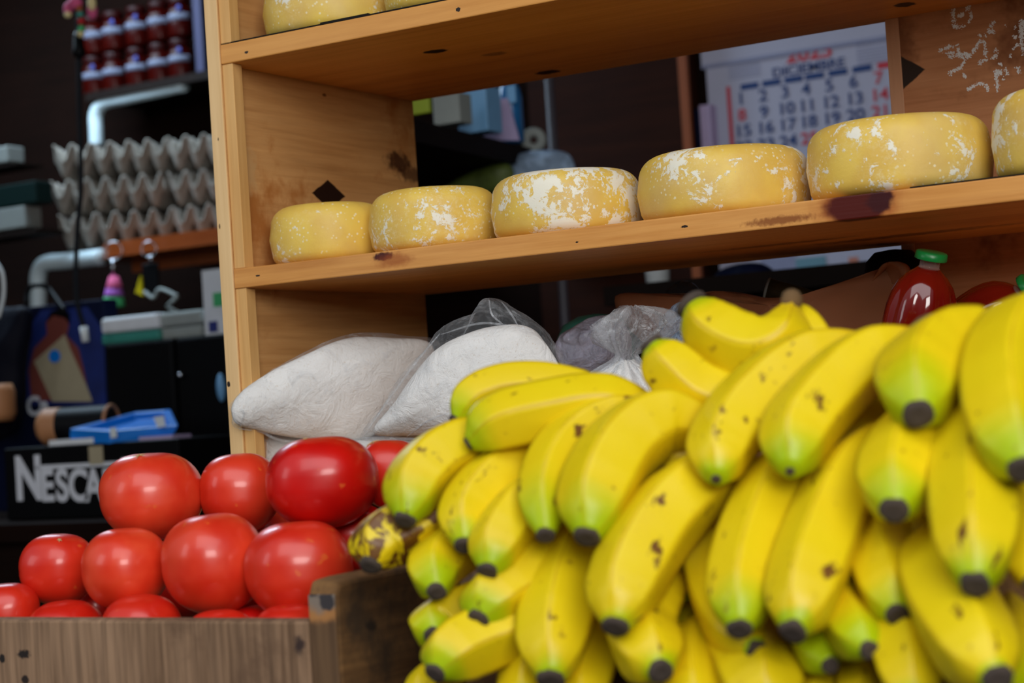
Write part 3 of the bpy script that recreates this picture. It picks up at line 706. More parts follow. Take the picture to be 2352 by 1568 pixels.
for i, (px, py, rx_, ry_, Zd, pale, lab, sc_) in enumerate(TOM):
    c = at(px, py, Zd); a = rr(rx_, Zd); b = rr(ry_, Zd)
    dz = b * .10
    def fn(d, i=i, a=a, b=b):
        az = math.atan2(d.y, d.x)
        dim = 1 - .10 * math.exp(-((1 - d.z) * 9) ** 1.0) * 1.0
        lob = 1 + .022 * math.cos(5 * az + i) * (1 - d.z * d.z) * (.6 + .4 * d.z) + .03 * mnoise.noise(d * 1.1 + Vector((i * 7, 0, 0)))
        sq = 1 + .05 * (1 - abs(d.z)) * abs(d.z) * 4 * .5
        return dim * lob * sq
    root = obj('tomato', [blob(c, a * .99, a * .99, b * 1.0, 48, 28, 0, fn)], MT['tomato'], None, True, loc=(c.x, c.y, c.z - b))
    root['pale'] = pale; tag(root, lab, 'tomato', TG)
    if sc_:
        e = at(sc_[0], sc_[1], Zd)
        # cast onto the skin from above
        dx, dy = (e.x - c.x), (e.y - c.y)
        k = max(0.0, 1 - (dx / a) ** 2); zt = c.z + b * math.sqrt(k) * .955
        sg = []
        for q in range(5):
            t = q * 2 * PI / 5 + i
            p0 = Vector((c.x + dx, c.y - a * .42, zt)); 
            def onskin(p):
                d = Vector(((p.x - c.x) / a, (p.y - c.y) / a, 0)); 
                dd = Vector((d.x, d.y, math.sqrt(max(.01, 1 - d.x ** 2 - d.y ** 2)))); s_ = fn(dd)
                return Vector((c.x + dd.x * a * s_, c.y + dd.y * a * s_, c.z + dd.z * b * s_ + .0004))
            p1 = p0 + Vector((math.cos(t), math.sin(t), 0)) * (.0058 * sc_[2])
            sg.append(tube([onskin(p0), onskin(p0.lerp(p1, .5)), onskin(p1)], .0006, 6, 4, 0, False, lambda u: 1.1 - .8 * u))
        obj('blossom_scar', sg, MT['scar'], root)

# ------------------------------------------------------------------ bananas
def Zf(x, y): return 1.45 - .000149 * x - .000155 * y
def bprof(u):
    pts = [(0, .30), (.02, .37), (.05, .52), (.10, .73), (.18, .89), (.30, .98), (.45, 1.0), (.62, .98), (.78, .88), (.90, .66), (1.0, .40)]
    for (a, b), (c, d) in zip(pts, pts[1:]):
        if u <= c:
            t = (u - a) / (c - a); return b + (d - b) * t
    return pts[-1][1]
def sect(t, u):
    a = (t % (2 * PI / 5)) - PI / 5
    k = .85 * min(1.0, u / .15)
    return 1.06 * ((1 - k) + k * math.cos(PI / 5) / math.cos(a) * 1.10)
def banana(root, pts, wpx, dz, zt=-.012, zs=.05, green=.3, ripe=.0, name='banana', stalk=False, label=None, tipsize=1.0):
    n = len(pts); P = []
    for k, (x, y) in enumerate(pts):
        u = k / (n - 1)
        d = dz + zt * (1 - u) ** 2 + zs * u ** 1.6
        P.append(at(x, y, Zf(x, y) + d))
    mx, my = pts[n // 2]
    r = wpx / 2 / CAM_F * (Zf(mx, my) + dz) * 1.03
    pf = bprof if not stalk else (lambda u: bprof(min(u, .9)) if u < .8 else max(.26, bprof(u) - (u - .8) * 1.6))
    g = tube(P, r, 40, 40, 0, False, pf, sect)
    o = obj(name, [g], MT['banana'], root, label=label, loc=None if root is not None else P[-1])
    o['green'] = green; o['ripe'] = ripe
    C = spline(P, 40); T = (C[0] - C[1]).normalized()
    q = Vector((0, 0, 1)).rotation_difference(T).to_matrix().to_4x4(); Mx = Matrix.Translation(C[0]) @ q
    rt = r * .335 * tipsize
    sd = mx * .37
    tip = lathe([(rt * .5, -.004), (rt * 1.02, -.003), (rt * 1.08, .0003), (rt * 1.0, .0016), (rt * .6, .0022), (rt * .1, .0014)], (0, 0, 0), 16, 0, lambda t, k: 1 + .16 * mnoise.noise(Vector((math.cos(t) * 1.5, math.sin(t) * 1.5, sd))))
    obj('blossom_tip', [xf(tip, Mx)], MT['tipm'], o)
    if stalk:
        T2 = (C[-1] - C[-2]).normalized(); q = Vector((0, 0, 1)).rotation_difference(T2).to_matrix().to_4x4(); Mx = Matrix.Translation(C[-1]) @ q
        rs = r * .30
        obj('stalk_end', [xf(lathe([(rs * .9, -.006), (rs * 1.15, -.002), (rs * 1.1, .003), (rs * .7, .006), (rs * .1, .005)], (0, 0, 0), 16, 0, lambda t, k: 1 + .18 * mnoise.noise(Vector((math.cos(t) * 2, math.sin(t) * 2, 3)))), Mx)], MT['stalk'], o)
    return o
def bunch(label, ref, dz, items, crown=True):
    x, y = ref
    root = thing('banana_bunch', label, 'bananas', at(x, y, Zf(x, y) + dz), 'banana bunches in the pile')
    for it in items: banana(root, *it[:3], **(it[3] if len(it) > 3 else {}))
    if crown:
        c = at(x, y, Zf(x, y) + dz)
        obj('crown', [blob(c, .018, .014, .014, 16, 10)], MT['stalk'], root)
    return root

bunch('bunch spreading over the flour bags and crate end, left of the pile', (1640, 1010), .085, [
    ([(1048, 966), (1095, 912), (1190, 885), (1320, 895), (1470, 945)], 100, .035, dict(green=.28, zt=.0)),
    ([(1078, 1018), (1150, 972), (1260, 945), (1390, 925), (1510, 950)], 132, .0, dict(green=.30, zt=.0, tipsize=.7)),
    ([(1253, 1228), (1255, 1120), (1305, 1020), (1400, 955), (1520, 945)], 122, .0, dict(green=.34, ripe=.3)),
    ([(1348, 1232), (1372, 1130), (1432, 1025), (1525, 965), (1640, 985)], 168, -.012, dict(green=.24)),
    ([(1412, 1438), (1442, 1330), (1512, 1205), (1610, 1110), (1710, 1070)], 172, -.005, dict(green=.06, ripe=.25)),
    ([(930, 1193), (958, 1105), (1020, 1045), (1100, 1020), (1220, 1030)], 138, .005, dict(green=.26, ripe=.2)),
    ([(1525, 1090), (1580, 1035), (1660, 980), (1790, 930)], 140, .055, dict(green=.0)),
    ([(1066, 1252), (1076, 1175), (1135, 1100), (1215, 1055), (1330, 1050)], 128, .015, dict(green=.12, ripe=.25)),
    ([(1120, 1310), (1150, 1235), (1205, 1165), (1280, 1110), (1380, 1080)], 132, .008, dict(green=.16)),
])
bunch('low bunch with grey-tipped bananas poking out beside the dark crate end board', (1400, 1250), .12, [
    ([(1003, 1358), (1000, 1305), (1045, 1258), (1130, 1215), (1240, 1190)], 122, .03, dict(green=.3)),
    ([(993, 1458), (1000, 1432), (1065, 1400), (1160, 1360), (1280, 1320)], 112, .05, dict(green=.3)),
    ([(1000, 1545), (1040, 1500), (1110, 1465), (1210, 1430), (1310, 1380)], 140, .015, dict(green=.25)),
    ([(1098, 1422), (1130, 1380), (1195, 1335), (1290, 1285), (1380, 1250)], 142, .02, dict(green=.3)),
    ([(1265, 1560), (1275, 1450), (1302, 1340), (1350, 1240), (1420, 1180)], 168, .03, dict(green=.1)),
    ([(1200, 1640), (1225, 1550), (1270, 1470), (1330, 1400)], 140, .06, dict(green=.15)),
    ([(1335, 1640), (1350, 1550), (1385, 1450), (1430, 1370)], 120, .06, dict(green=.1)),
    ([(955, 1610), (985, 1560), (1060, 1520), (1160, 1480)], 80, .07, dict(green=.1)),
])
bunch('pair of bananas topped by a cut stalk, highest in the pile before the paper sack', (1835, 800), .06, [
    ([(1588, 697), (1645, 762), (1730, 800), (1795, 772), (1818, 690)], 138, .045, dict(green=.22, zt=-.012, zs=.0, stalk=True, tipsize=1.6)),
    ([(1495, 790), (1545, 850), (1605, 900), (1690, 920), (1780, 880)], 128, .03, dict(green=.12, zt=-.012, zs=.04, tipsize=1.2)),
    ([(1800, 735), (1840, 750), (1875, 790), (1900, 850)], 90, .065, dict(green=.1, zt=.0, zs=.0, tipsize=.2)),
    ([(1630, 930), (1665, 900), (1730, 855), (1810, 810)], 80, .05, dict(green=.4, zt=0, zs=.02)),
])
bunch('bunch draped over the top right of the pile with two long pale bananas', (2150, 770), .11, [
    ([(1645, 1098), (1662, 1015), (1735, 915), (1850, 825), (1990, 790)], 152, .0, dict(green=.1, ripe=.25, tipsize=.4)),
    ([(1815, 1080), (1832, 995), (1900, 905), (2000, 820), (2130, 790)], 160, -.01, dict(green=.26, tipsize=.35)),
    ([(2110, 952), (2112, 880), (2150, 822), (2230, 795), (2320, 800)], 190, -.01, dict(green=.3, zt=-.03, zs=.05)),
    ([(1950, 1050), (1995, 965), (2060, 900), (2150, 850)], 130, .075, dict(green=.0)),
    ([(2352, 1078), (2325, 980), (2318, 860), (2355, 760), (2420, 720)], 200, -.03, dict(green=.28)),
])
bunch('bunch with long drooping bananas in the right middle of the pile', (2130, 960), .11, [
    ([(1738, 1492), (1680, 1430), (1642, 1350), (1630, 1260), (1660, 1190)], 125, .04, dict(green=.02)),
    ([(1698, 1442), (1708, 1340), (1742, 1220), (1795, 1100), (1860, 1020)], 160, .005, dict(green=.24, ripe=.2)),
    ([(1822, 1450), (1852, 1340), (1895, 1220), (1955, 1090), (2040, 985)], 172, .0, dict(green=.05, ripe=.2)),
    ([(2055, 1172), (2064, 1090), (2110, 1010), (2180, 950), (2260, 930)], 180, .0, dict(green=.18, zt=-.03)),
    ([(2240, 1342), (2242, 1220), (2236, 1100), (2232, 1000), (2260, 920)], 188, -.02, dict(green=.16, ripe=.25)),
])
bunch('lower bunch at the bottom right with blunt dark tips and green shoulders', (2120, 1180), .15, [
    ([(2062, 1412), (2042, 1340), (2018, 1260), (2030, 1180), (2080, 1120)], 145, .03, dict(green=.2)),
    ([(2290, 1560), (2232, 1470), (2180, 1380), (2155, 1300), (2160, 1220)], 190, .0, dict(green=.05)),
    ([(2105, 1620), (2090, 1530), (2075, 1440), (2095, 1360), (2120, 1300)], 150, .035, dict(green=.1)),
    ([(1997, 1492), (1962, 1448), (1935, 1395), (1940, 1330), (1990, 1280)], 122, .03, dict(green=.42)),
    ([(1907, 1528), (1878, 1488), (1860, 1440), (1880, 1390), (1930, 1350)], 105, .05, dict(green=.8)),
    ([(2150, 1300), (2105, 1220), (2110, 1140), (2150, 1080)], 130, .07, dict(green=.0)),
    ([(2368, 1340), (2352, 1240), (2350, 1150), (2360, 1060)], 110, .03, dict(green=.0)),
    ([(2400, 1620), (2360, 1540), (2330, 1450), (2320, 1380)], 120, .06, dict(green=.5)),
])
bunch('bunch along the bottom edge between the long spotted banana and the green tips', (1640, 1330), .15, [
    ([(1517, 1540), (1488, 1490), (1470, 1440), (1500, 1380), (1560, 1330)], 155, .02, dict(green=.12)),
    ([(1600, 1640), (1592, 1560), (1600, 1490), (1630, 1420)], 140, .05, dict(green=.05)),
    ([(1765, 1640), (1745, 1550), (1715, 1480), (1700, 1400)], 180, .05, dict(green=.1)),
    ([(1555, 1372), (1562, 1335), (1585, 1290), (1620, 1260)], 75, .075, dict(green=.9)),
    ([(1440, 1480), (1520, 1430), (1600, 1420), (1680, 1400)], 90, .09, dict(green=.7)),
    ([(1975, 1640), (1985, 1570), (1990, 1510), (1985, 1450)], 110, .07, dict(green=.05)),
    ([(1870, 1650), (1880, 1590), (1860, 1530), (1830, 1480)], 110, .075, dict(green=.3)),
])
ov = banana(None, [(850, 1298), (872, 1248), (930, 1210), (1005, 1180), (1090, 1150)], 130, .02, green=.0, ripe=1.05, zs=.03, tipsize=1.05)
tag(ov, 'loose overripe banana with brown skin resting on the crate end board', 'banana')
# stand that carries the bananas
st = thing('banana_stand', 'rough wooden stand with a sloping board under the banana pile', 'stand', (.8, -.45, 0))
def quadboard(P, th):
    n = (P[1] - P[0]).cross(P[3] - P[0]).normalized()
    if n.y < 0: n = -n
    v = P + [p + n * th for p in P]
    return (v, [(0, 1, 2, 3), (7, 6, 5, 4), (0, 4, 5, 1), (1, 5, 6, 2), (2, 6, 7, 3), (3, 7, 4, 0)])
QP = [at(1120, 1240, Zf(1120, 1240) + .19), at(2420, 930, Zf(2420, 930) + .17), at(2420, 1640, Zf(2420, 1640) + .11), at(1060, 1640, Zf(1060, 1640) + .13)]
obj('sloping_board', [quadboard(QP, .018)], MT['crate_end'], st, False)
zl = min(QP[2].z, QP[3].z)
lx0, lx1 = QP[3].x, QP[2].x
obj('front_board', [quadboard([QP[3] + Vector((0, -.002, .0)), QP[2] + Vector((0, -.002, .0)), Vector((QP[2].x, QP[2].y - .002, ZT + .001)), Vector((QP[3].x, QP[3].y - .002, ZT + .001))], .016)], MT['crate'], st, False)
for (a, b) in ((QP[3], QP[0]), (QP[2], QP[1])):
    for p in (a, b):
        q = p + Vector((0, .03, 0)) if p in (QP[3], QP[2]) else p + Vector((0, .0, -.03))
        obj('leg', [box(q.x - .015, q.x + .015, q.y - .015, q.y + .015, ZT + .0005, p.z - .012)], MT['crate'], st, False)

# ------------------------------------------------------------------ shop interior behind, left side
YL = 1.88
js = thing('jar_shelf', 'dark wall shelf on a white pipe bracket holding jars of red jam', 'wall shelf', aty(330, 190, YL))
g = pbox(190, 190, 475, 208, YL, .19)
zs_ = aty(332, 188, YL).z
xs0, xs1 = aty(195, 210, YL).x, aty(480, 160, YL).x
obj('shelf_board', [box(xs0, xs1 + .5, YL, WY - .005, zs_ - .02, zs_)], MT['dark'], js, False)
Yp = 1.905
obj('pipe_bracket', [tube([aty(222, 333, Yp), aty(221, 300, Yp), aty(221, 262, Yp), aty(240, 236, Yp), aty(300, 222, Yp), aty(425, 194, Yp)], .017, 14, 40)], MT['pipe'], js)
YJ = YL + .06
def jar(x, zb, lab, bl_):
    t = thing('jam_jar', lab, 'jar', (x, YJ, zb), 'red jam jars on the dark wall shelf'); c = (x, YJ, zb)
    obj('jar_body', [lathe([(.024, 0), (.029, .003), (.030, .01), (.030, .062), (.027, .072), (.022, .078), (.022, .082)], c, 24)], MT['jam'], t)
    obj('jar_lid', [lathe([(.0245, .081), (.0255, .083), (.0255, .095), (.024, .097), (.005, .098)], c, 24)], MT['jarlid'], t)
    L = []
    a0 = -PI / 2 - 1.0 + .5; a1 = -PI / 2 + 1.0 + .5
    v, f = [], []
    for k in range(13):
        a = a0 + (a1 - a0) * k / 12
        for rz_ in ((.0302, .040), (.0302, .056), (.0309, .056), (.0309, .040)): v.append((c[0] + rz_[0] * math.cos(a), c[1] + rz_[0] * math.sin(a), c[2] + rz_[1]))
    for k in range(12):
        for j in range(4): f.append((k * 4 + j, k * 4 + (j + 1) % 4, k * 4 + 4 + (j + 1) % 4, k * 4 + 4 + j))
    f += [(0, 3, 2, 1), (48, 49, 50, 51)]
    obj('label_band', [(v, f)], MT['jar_band'], t)
    if bl_:
        a = -PI / 2 + .6
        p = Vector((c[0] + .0295 * math.cos(a), c[1] + .0295 * math.sin(a), c[2] + .067))
        obj('round_sticker', [blob(p, .008, .004, .008, 12, 8)], MT['label_blue'], t)
xs = [aty(q, 180, YJ).x for q in (218, 264, 318, 370, 418)]
names = ['beside the hanging cable', 'next to the first one', 'in the middle of the row', 'second from the pine post', 'nearest the pine post']
for k, x in enumerate(xs):
    jar(x, zs_ + .0005, 'dark red jam jar in the bottom row ' + names[k], k % 2 == 0)
    jar(x + .006, zs_ + .0995, 'dark red jam jar stacked on top of the row, ' + names[k], k in (1, 2, 4))
pk = obj('tall_packet', [pbox(444, -60, 462, 152, YJ - .02, .02)], plain('slate_lavender_card', (44, 42, 76), .7), None, False)
pk.location.z = zs_ + .0005
tag(pk, 'narrow lavender packet standing at the jar row end against the pine post', 'packet')

YE = 1.58
es = thing('egg_shelf', 'orange brown shelf on a white pipe bracket carrying stacked egg trays', 'wall shelf', aty(350, 560, YE))
za, zb_ = aty(350, 543, YE).z, aty(350, 578, YE).z
xa, xb = aty(182, 560, YE).x, aty(520, 560, YE).x + .25
# a board with a rounded front-left corner
out = []
R_ = .12
for k in range(9):
    a = PI + PI / 2 * k / 8; out.append((xa + R_ + R_ * math.cos(a), YE + R_ + R_ * math.sin(a)))
out += [(xb, YE), (xb, WY - .005), (xa, WY - .005)]
n = len(out)
v = [(x, y, zb_) for x, y in out] + [(x, y, za) for x, y in out]
f = [tuple(range(n))[::-1], tuple(range(n, 2 * n))] + [(i, (i + 1) % n, (i + 1) % n + n, i + n) for i in range(n)]
obj('shelf_board', [(v, f)], MT['eggshelf'], es, False)
Yq = YE + .03
obj('pipe_bracket', [tube([aty(86, 990, Yq), aty(88, 800, Yq), aty(88, 680, Yq), aty(88, 632, Yq), aty(104, 606, Yq), aty(150, 600, Yq), aty(235, 590, Yq)], .0185, 14, 40)], MT['pipe'], es)
obj('edge_strip', [box(aty(230, 600, YE).x, xb, YE + .10, YE + .115, zb_ - .028, zb_)], MT['rust'], es, False)

# egg trays: one moulded sheet of cups, copied
def tray_mesh(cols, p=.042, A=.0185):
    n = 10; nx = cols * n; v, f = [], []
    for j in range(nx + 1):
        for i in range(nx + 1):
            x = i / n; y = j / n
            kx = (1 - math.cos(2 * PI * y)) / 2; ky = (1 - math.cos(2 * PI * x)) / 2
            gx = (1 - kx) * (1 - 2 * abs(math.sin(PI * x)) ** 3) + kx * math.cos(2 * PI * x)
            gy = (1 - ky) * (1 - 2 * abs(math.sin(PI * y)) ** 3) + ky * math.cos(2 * PI * y)
            sg = lambda q: math.copysign(abs(q) ** .9, q)
            h = A * (sg(gx) + sg(gy))
            e = mnoise.noise(Vector((x * 3, y * 3, 0))) * .0015
            v.append(((x - cols / 2) * p, (y - cols / 2) * p, h + 2 * A + e))
    w_ = nx + 1
    for j in range(nx):
        for i in range(nx): f.append((j * w_ + i, j * w_ + i + 1, (j + 1) * w_ + i + 1, (j + 1) * w_ + i))
    me = bpy.data.meshes.new('egg_tray'); me.from_pydata(v, [], f); me.shade_smooth(); me.materials.append(MT['pulp']); return me
tm = tray_mesh(6); te = []
ctr1 = aty(292, 540, YE + .17); ctr2 = aty(562, 538, YE + .28)
ord_ = ['lowest', 'middle', 'topmost']
first = None
for s, (c, rz_, where) in enumerate(((ctr1, .50, 'in the front stack beside the cable'), (ctr2, .36, 'in the stack against the pine post'))):
    for k in range(3):
        if first is None: o = bpy.data.objects.new('egg_tray', tm); first = o
        else: o = first.copy()
        COL.objects.link(o)
        o.location = (c.x + (.004 if k == 1 else 0) * (1 if s else -1), c.y, za + .002 + .0775 * k); o.rotation_euler = (0, 0, rz_ + (.05, -.06, .03)[k])
        if not o.modifiers:
            md = o.modifiers.new('thickness', 'SOLIDIFY'); md.thickness = .0035
        tag(o, ord_[k] + ' grey pulp egg tray ' + where, 'egg tray', 'stacked egg trays')

# cable with beads and a doll at its top
YC = 1.15
cb = thing('charging_cable', 'thin dark cable hanging down in front of the egg trays', 'cable', aty(190, 790, YC))
obj('cord', [tube([aty(178, -40, YC), aty(180, 60, YC), aty(182, 240, YC), aty(186, 420, YC), aty(176, 560, YC), aty(176, 680, YC), aty(192, 752, YC)], .0048, 10, 60)], MT['cable'], cb)
obj('plug', [tube([aty(192, 750, YC), aty(197, 785, YC)], .0075, 10)], MT['white'], cb, label='white plug end')
obj('cable_joint', [lathe([(.004, 0), (.011, .006), (.013, .015), (.010, .022), (.009, .045), (.005, .052)], aty(183, 136, YC), 14)], MT['black'], cb)
orn = thing('hanging_ornament', 'little pink and cream cloth ornament with coloured beads at the cable top', 'ornament', aty(186, 20, YC - .03))
YO = YC - .03
obj('cloth_doll', [blob(aty(172, 8, YO), .016, .012, .012, 16, 10), blob(aty(156, 22, YO), .009, .008, .014, 14, 8), blob(aty(212, 25, YO), .011, .009, .016, 14, 8)], MT['pink'], orn)
obj('cloth_hand', [blob(aty(156, 34, YO - .006), .008, .006, .006, 12, 8)], MT['cream'], orn)
obj('cloth_hand', [blob(aty(211, 8, YO - .006), .009, .007, .014, 12, 8)], MT['cream'], orn)
for k, (x, y, mt) in enumerate(((182, 20, 'rust'), (184, 33, 'teal'), (186, 49, 'red'), (187, 66, 'mint'), (186, 78, 'cream'))):
    obj('bead', [blob(aty(x, y, YO), .0068, .0068, .0068, 12, 8)], MT[mt], orn)

# keychains
def keychain(px, top, lab):
    t = thing('keychain', lab, 'keychain', aty(px, top, YE - .02), 'keychains under the egg shelf'); return t
YK = YE - .02
k1 = keychain(262, 565, 'keychain with a pink, purple and mint tassel hanging under the egg shelf')
obj('ring', [ring(aty(261, 576, YK), .0195, .0016, (.4, -1, 0))], MT['steel'], k1)
obj('chain', [tube([aty(260, 595, YK), aty(259, 634, YK)], .004, 8)], MT['steel'], k1)
def tas(y0_, y1_, w0, w1, mt, nm):
    c = aty(262, (y0_ + y1_) / 2, YK); a = aty(262, y0_, YK); b = aty(262, y1_, YK); s = 1 / 11.0 / 100
    obj(nm, [lathe([(w1 * s * .5, b.z - c.z), (w1 * s * .52, (b.z - c.z) * .8), (w0 * s * .5, a.z - c.z)], c, 20)], MT[mt], k1)
tas(634, 662, 22, 38, 'pink', 'pink_tassel'); tas(662, 682, 38, 47, 'purple', 'purple_tassel'); tas(682, 706, 47, 50, 'mint', 'mint_tassel')
k2 = keychain(342, 565, 'keychain with black tag, yellow tag and pale letter charm under the egg shelf')
obj('ring', [ring(aty(342, 572, YK), .0165, .0016, (.4, -1, 0))], MT['steel'], k2)
obj('chain', [tube([aty(348, 586, YK), aty(345, 606, YK)], .004, 8)], MT['steel'], k2)
obj('black_tag', [pbox(326, 604, 362, 672, YK, .008)], MT['black'], k2, False, bevel=.003)
yt = [aty(310, 672, YK - .004), aty(322, 632, YK - .004), aty(328, 680, YK - .004)]
obj('yellow_tag', [(yt + [p + Vector((0, .006, 0)) for p in yt], [(0, 1, 2), (5, 4, 3), (0, 3, 4, 1), (1, 4, 5, 2), (2, 5, 3, 0)])], MT['yellow'], k2, False)
obj('letter_charm', [tube([aty(332, 670, YK - .008), aty(352, 684, YK - .008), aty(368, 664, YK - .008), aty(408, 680, YK - .008)], .004, 8), tube([aty(408, 680, YK - .008), aty(384, 704, YK - .008)], .004, 8), tube([aty(384, 704, YK - .008), aty(408, 716, YK - .008)], .003, 8)], MT['grey'], k2)

# lower left: black machine, packs, posters, sign box
YM = 1.20
zc_ = aty(200, 1190, .95).z
xct = aty(640, 1000, 1.2).x
lc = thing('back_counter', 'dark brown counter behind the tomatoes carrying the black sign box', 'counter', (-1.8, 1.7, 0))
obj('counter_top', [box(-2.6, xct, .84, 1.52, zc_ - .03, zc_)], MT['darkwood'], lc, False)
obj('counter_front', [box(-2.6, xct, .86, .88, 0.001, zc_ - .03)], MT['darkwood'], lc, False)
mc = thing('black_machine', 'black boxy machine with a seam and small keyhole behind the sign box', 'machine', (aty(390, 1000, YM).x, YM + .1, zc_))
xm0, xm1 = aty(245, 900, YM).x, aty(530, 900, YM).x; zm = aty(380, 778, YM).z
obj('casing', [box(xm0, aty(403, 900, YM).x - .002, YM, YM + .2, zc_ + .001, zm)], MT['black'], mc, False, bevel=.006)
obj('casing', [box(aty(403, 900, YM).x + .002, xm1, YM + .004, YM + .2, zc_ + .001, zm)], MT['black'], mc, False, bevel=.006)
obj('lock', [lathe([(.006, 0), (.006, .006), (.003, .008)], aty(415, 866, YM - .006), 12)], MT['steel'], mc)
p_ = aty(508, 890, YM - .01)
obj('white_dial', [blob(p_, .009, .008, .026, 16, 10)], MT['ltblue'], mc)
# packs on the machine
for (x0, y0_, x1, y1_, mt, lab, yy) in (
        (232, 752, 365, 776, 'teal', 'teal edged pack lying flat on the black machine under a white one', YM + .01),
        (350, 752, 462, 778, 'grey', 'grey pack lying flat on the black machine beside the teal edged pack', YM + .02)):
    g = pbox(x0, y0_, x1, y1_, yy, .10)
    o = obj('paper_pack', [g], MT[mt], None, False, bevel=.004); o.location.z = zm + .0005
    tag(o, lab, 'paper pack', 'packs on the black machine')
hz = aty(300, 752, YM).z - aty(300, 776, YM).z
o = obj('paper_pack', [pbox(230, 716, 362, 752, YM + .01, .10)], MT['paper'], None, False, bevel=.006); o.location.z = zm + hz + .002
tag(o, 'white pack with green rim on top of the teal edged pack', 'paper pack', 'packs on the black machine')
o = obj('paper_pack', [pbox(366, 718, 462, 752, YM + .02, .10)], MT['grey'], None, False, bevel=.006); o.location.z = zm + hz + .003
tag(o, 'pale pack on top of the grey pack near the white carton', 'paper pack', 'packs on the black machine')
wc = thing('white_carton', 'white carton with a green square standing beside the pine post', 'carton', (aty(490, 780, YM).x, YM, zm))
g = pbox(468, 630, 530, 780, YM + .02, .08); dzc = zm + .0005 - min(q[2] for q in g[0])
obj('carton_body', [xf(g, Matrix.Translation((0, 0, dzc)))], MT['paper'], wc, False)
obj('green_square', [xf(pbox(490, 684, 515, 716, YM + .0185, .0012), Matrix.Translation((0, 0, dzc)))], MT['mint'], wc, False)
obj('blue_mark', [xf(pbox(480, 750, 500, 775, YM + .0185, .0012), Matrix.Translation((0, 0, dzc)))], MT['label_blue'], wc, False)
o = obj('red_cap', [(lambda c: lathe([(.020, 0), (.012, .03), (.003, .046)], c, 16))(Vector((aty(456, 730, YM + .13).x, YM + .15, zm + .0005)))], MT['red'])
tag(o, 'small red cone seen between the pale packs and the white carton', 'cone')

# blue picture box
YP = 1.25
xq0, xq1 = aty(-30, 850, YP).x, aty(246, 850, YP).x; zq = aty(110, 700, YP).z; zq0 = aty(110, 1000, YP).z
pb = thing('picture_box', 'dark blue box printed with a reddish figure and pale wrapper', 'box', ((xq0 + xq1) / 2, YP, zc_))
obj('box_body', [box(xq0, xq1, YP, YP + .04, zc_ + .0005, zq)], MT['navy'], pb, False, bevel=.003)
def poly(px, Y, m, nm, dep=.0016, mat_=None):
    P = [aty(a, b, Y) for a, b in px]; n = len(P)
    v = P + [p + Vector((0, dep, 0)) for p in P]
    f = [tuple(range(n)), tuple(range(n, 2 * n))[::-1]] + [(i, i + n, (i + 1) % n + n, (i + 1) % n) for i in range(n)]
    return (v, f)
blueglow = plain('royal_blue_print', (18, 44, 128), .6, .7, 14)
obj('blue_print', [poly([(60, 760), (95, 712), (200, 705), (238, 760), (244, 930), (60, 930)], YP - .0012, 0, 0, .001)], blueglow, pb, False)
obj('figure_print', [poly([(72, 920), (66, 850), (78, 800), (108, 768), (106, 738), (122, 722), (150, 726), (158, 748), (152, 770), (180, 800), (192, 850), (205, 920)], YP - .0026, 0, 0, .001)], MT['skin'], pb, False)
obj('hair_print', [poly([(104, 742), (116, 716), (140, 706), (160, 722), (160, 744), (148, 730), (122, 724)], YP - .0036, 0, 0, .0008)], MT['black'], pb, False)
obj('wrapper_print', [poly([(78, 830), (148, 768), (160, 800), (196, 880), (212, 922), (120, 922)], YP - .0040, 0, 0, .001)], MT['beige'], pb, False)
obj('dot_print', [poly([(125 + 13 * math.cos(t * PI / 8), 818 + 15 * math.sin(t * PI / 8)) for t in range(16)], YP - .0052, 0, 0, .001)], MT['blue'], pb, False)
c_ = aty(86, 934, YP - .003)
obj('lettering', texts([('Ca', .052, c_, .03)]), MT['label_white'], pb, False)
o = obj('dark_bag', [inflate([(-60, 720), (20, 706), (66, 715), (52, 830), (40, 985), (-60, 990)], lambda x, y: 1.16, .03, 7, 5, .01, 12, 31, back=.03)], plain('black_navy_cloth', (9, 11, 24), .7))
tag(o, 'black and navy bag slumped at the left edge before the blue picture box', 'bag')
# strap round the pipe
o = obj('bag_strap', [tube([aty(60, 700, YP - .01), aty(66, 664, YP), aty(88, 655, YP - .02), aty(112, 664, YP), aty(150, 715, YP - .02)], .005, 8, 30)], MT['black'])
tag(o, 'black strap tied around the white pipe over the blue picture box', 'strap')
# sign box with lettering
YS = .95
xs0_, xs1_ = aty(12, 1105, YS).x, aty(415, 1105, YS).x; zs0, zs1 = zc_ + .0005, aty(120, 1024, YS).z
sb = thing('sign_box', 'black display box with big white lettering behind the tomatoes', 'display box', ((xs0_ + xs1_) / 2, YS, zc_))
obj('box_body', [box(xs0_, xs1_, YS, YS + .14, zs0, zs1)], MT['black'], sb, False, bevel=.003)
def lt(s, x, y, size, bold=.02, wx=1.0): return (s, size, aty(x, y, YS - .001), bold, wx)
px2m = (aty(200, 1105, YS) - aty(100, 1105, YS)).length / 100 * .93
LT = texts([lt('N', 66, 1103, 112 * px2m, .030, .80), lt('E', 109, 1118, 80 * px2m, .030, .80), lt('S', 143, 1118, 80 * px2m, .030, .85), lt('C', 180, 1118, 80 * px2m, .030, .85), lt('A', 216, 1118, 80 * px2m, .030, .85), lt('F', 250, 1118, 80 * px2m, .030, .8), lt('É', 284, 1114, 80 * px2m, .030, .8)])
LT.append(pbox(80, 1063, 300, 1073, YS - .0018, .0018))
obj('lettering', LT, MT['label_white'], sb, False)
obj('price_tag', [pbox(204, 1024, 236, 1066, YS - .0030, .0012)], MT['beige'], sb, False)
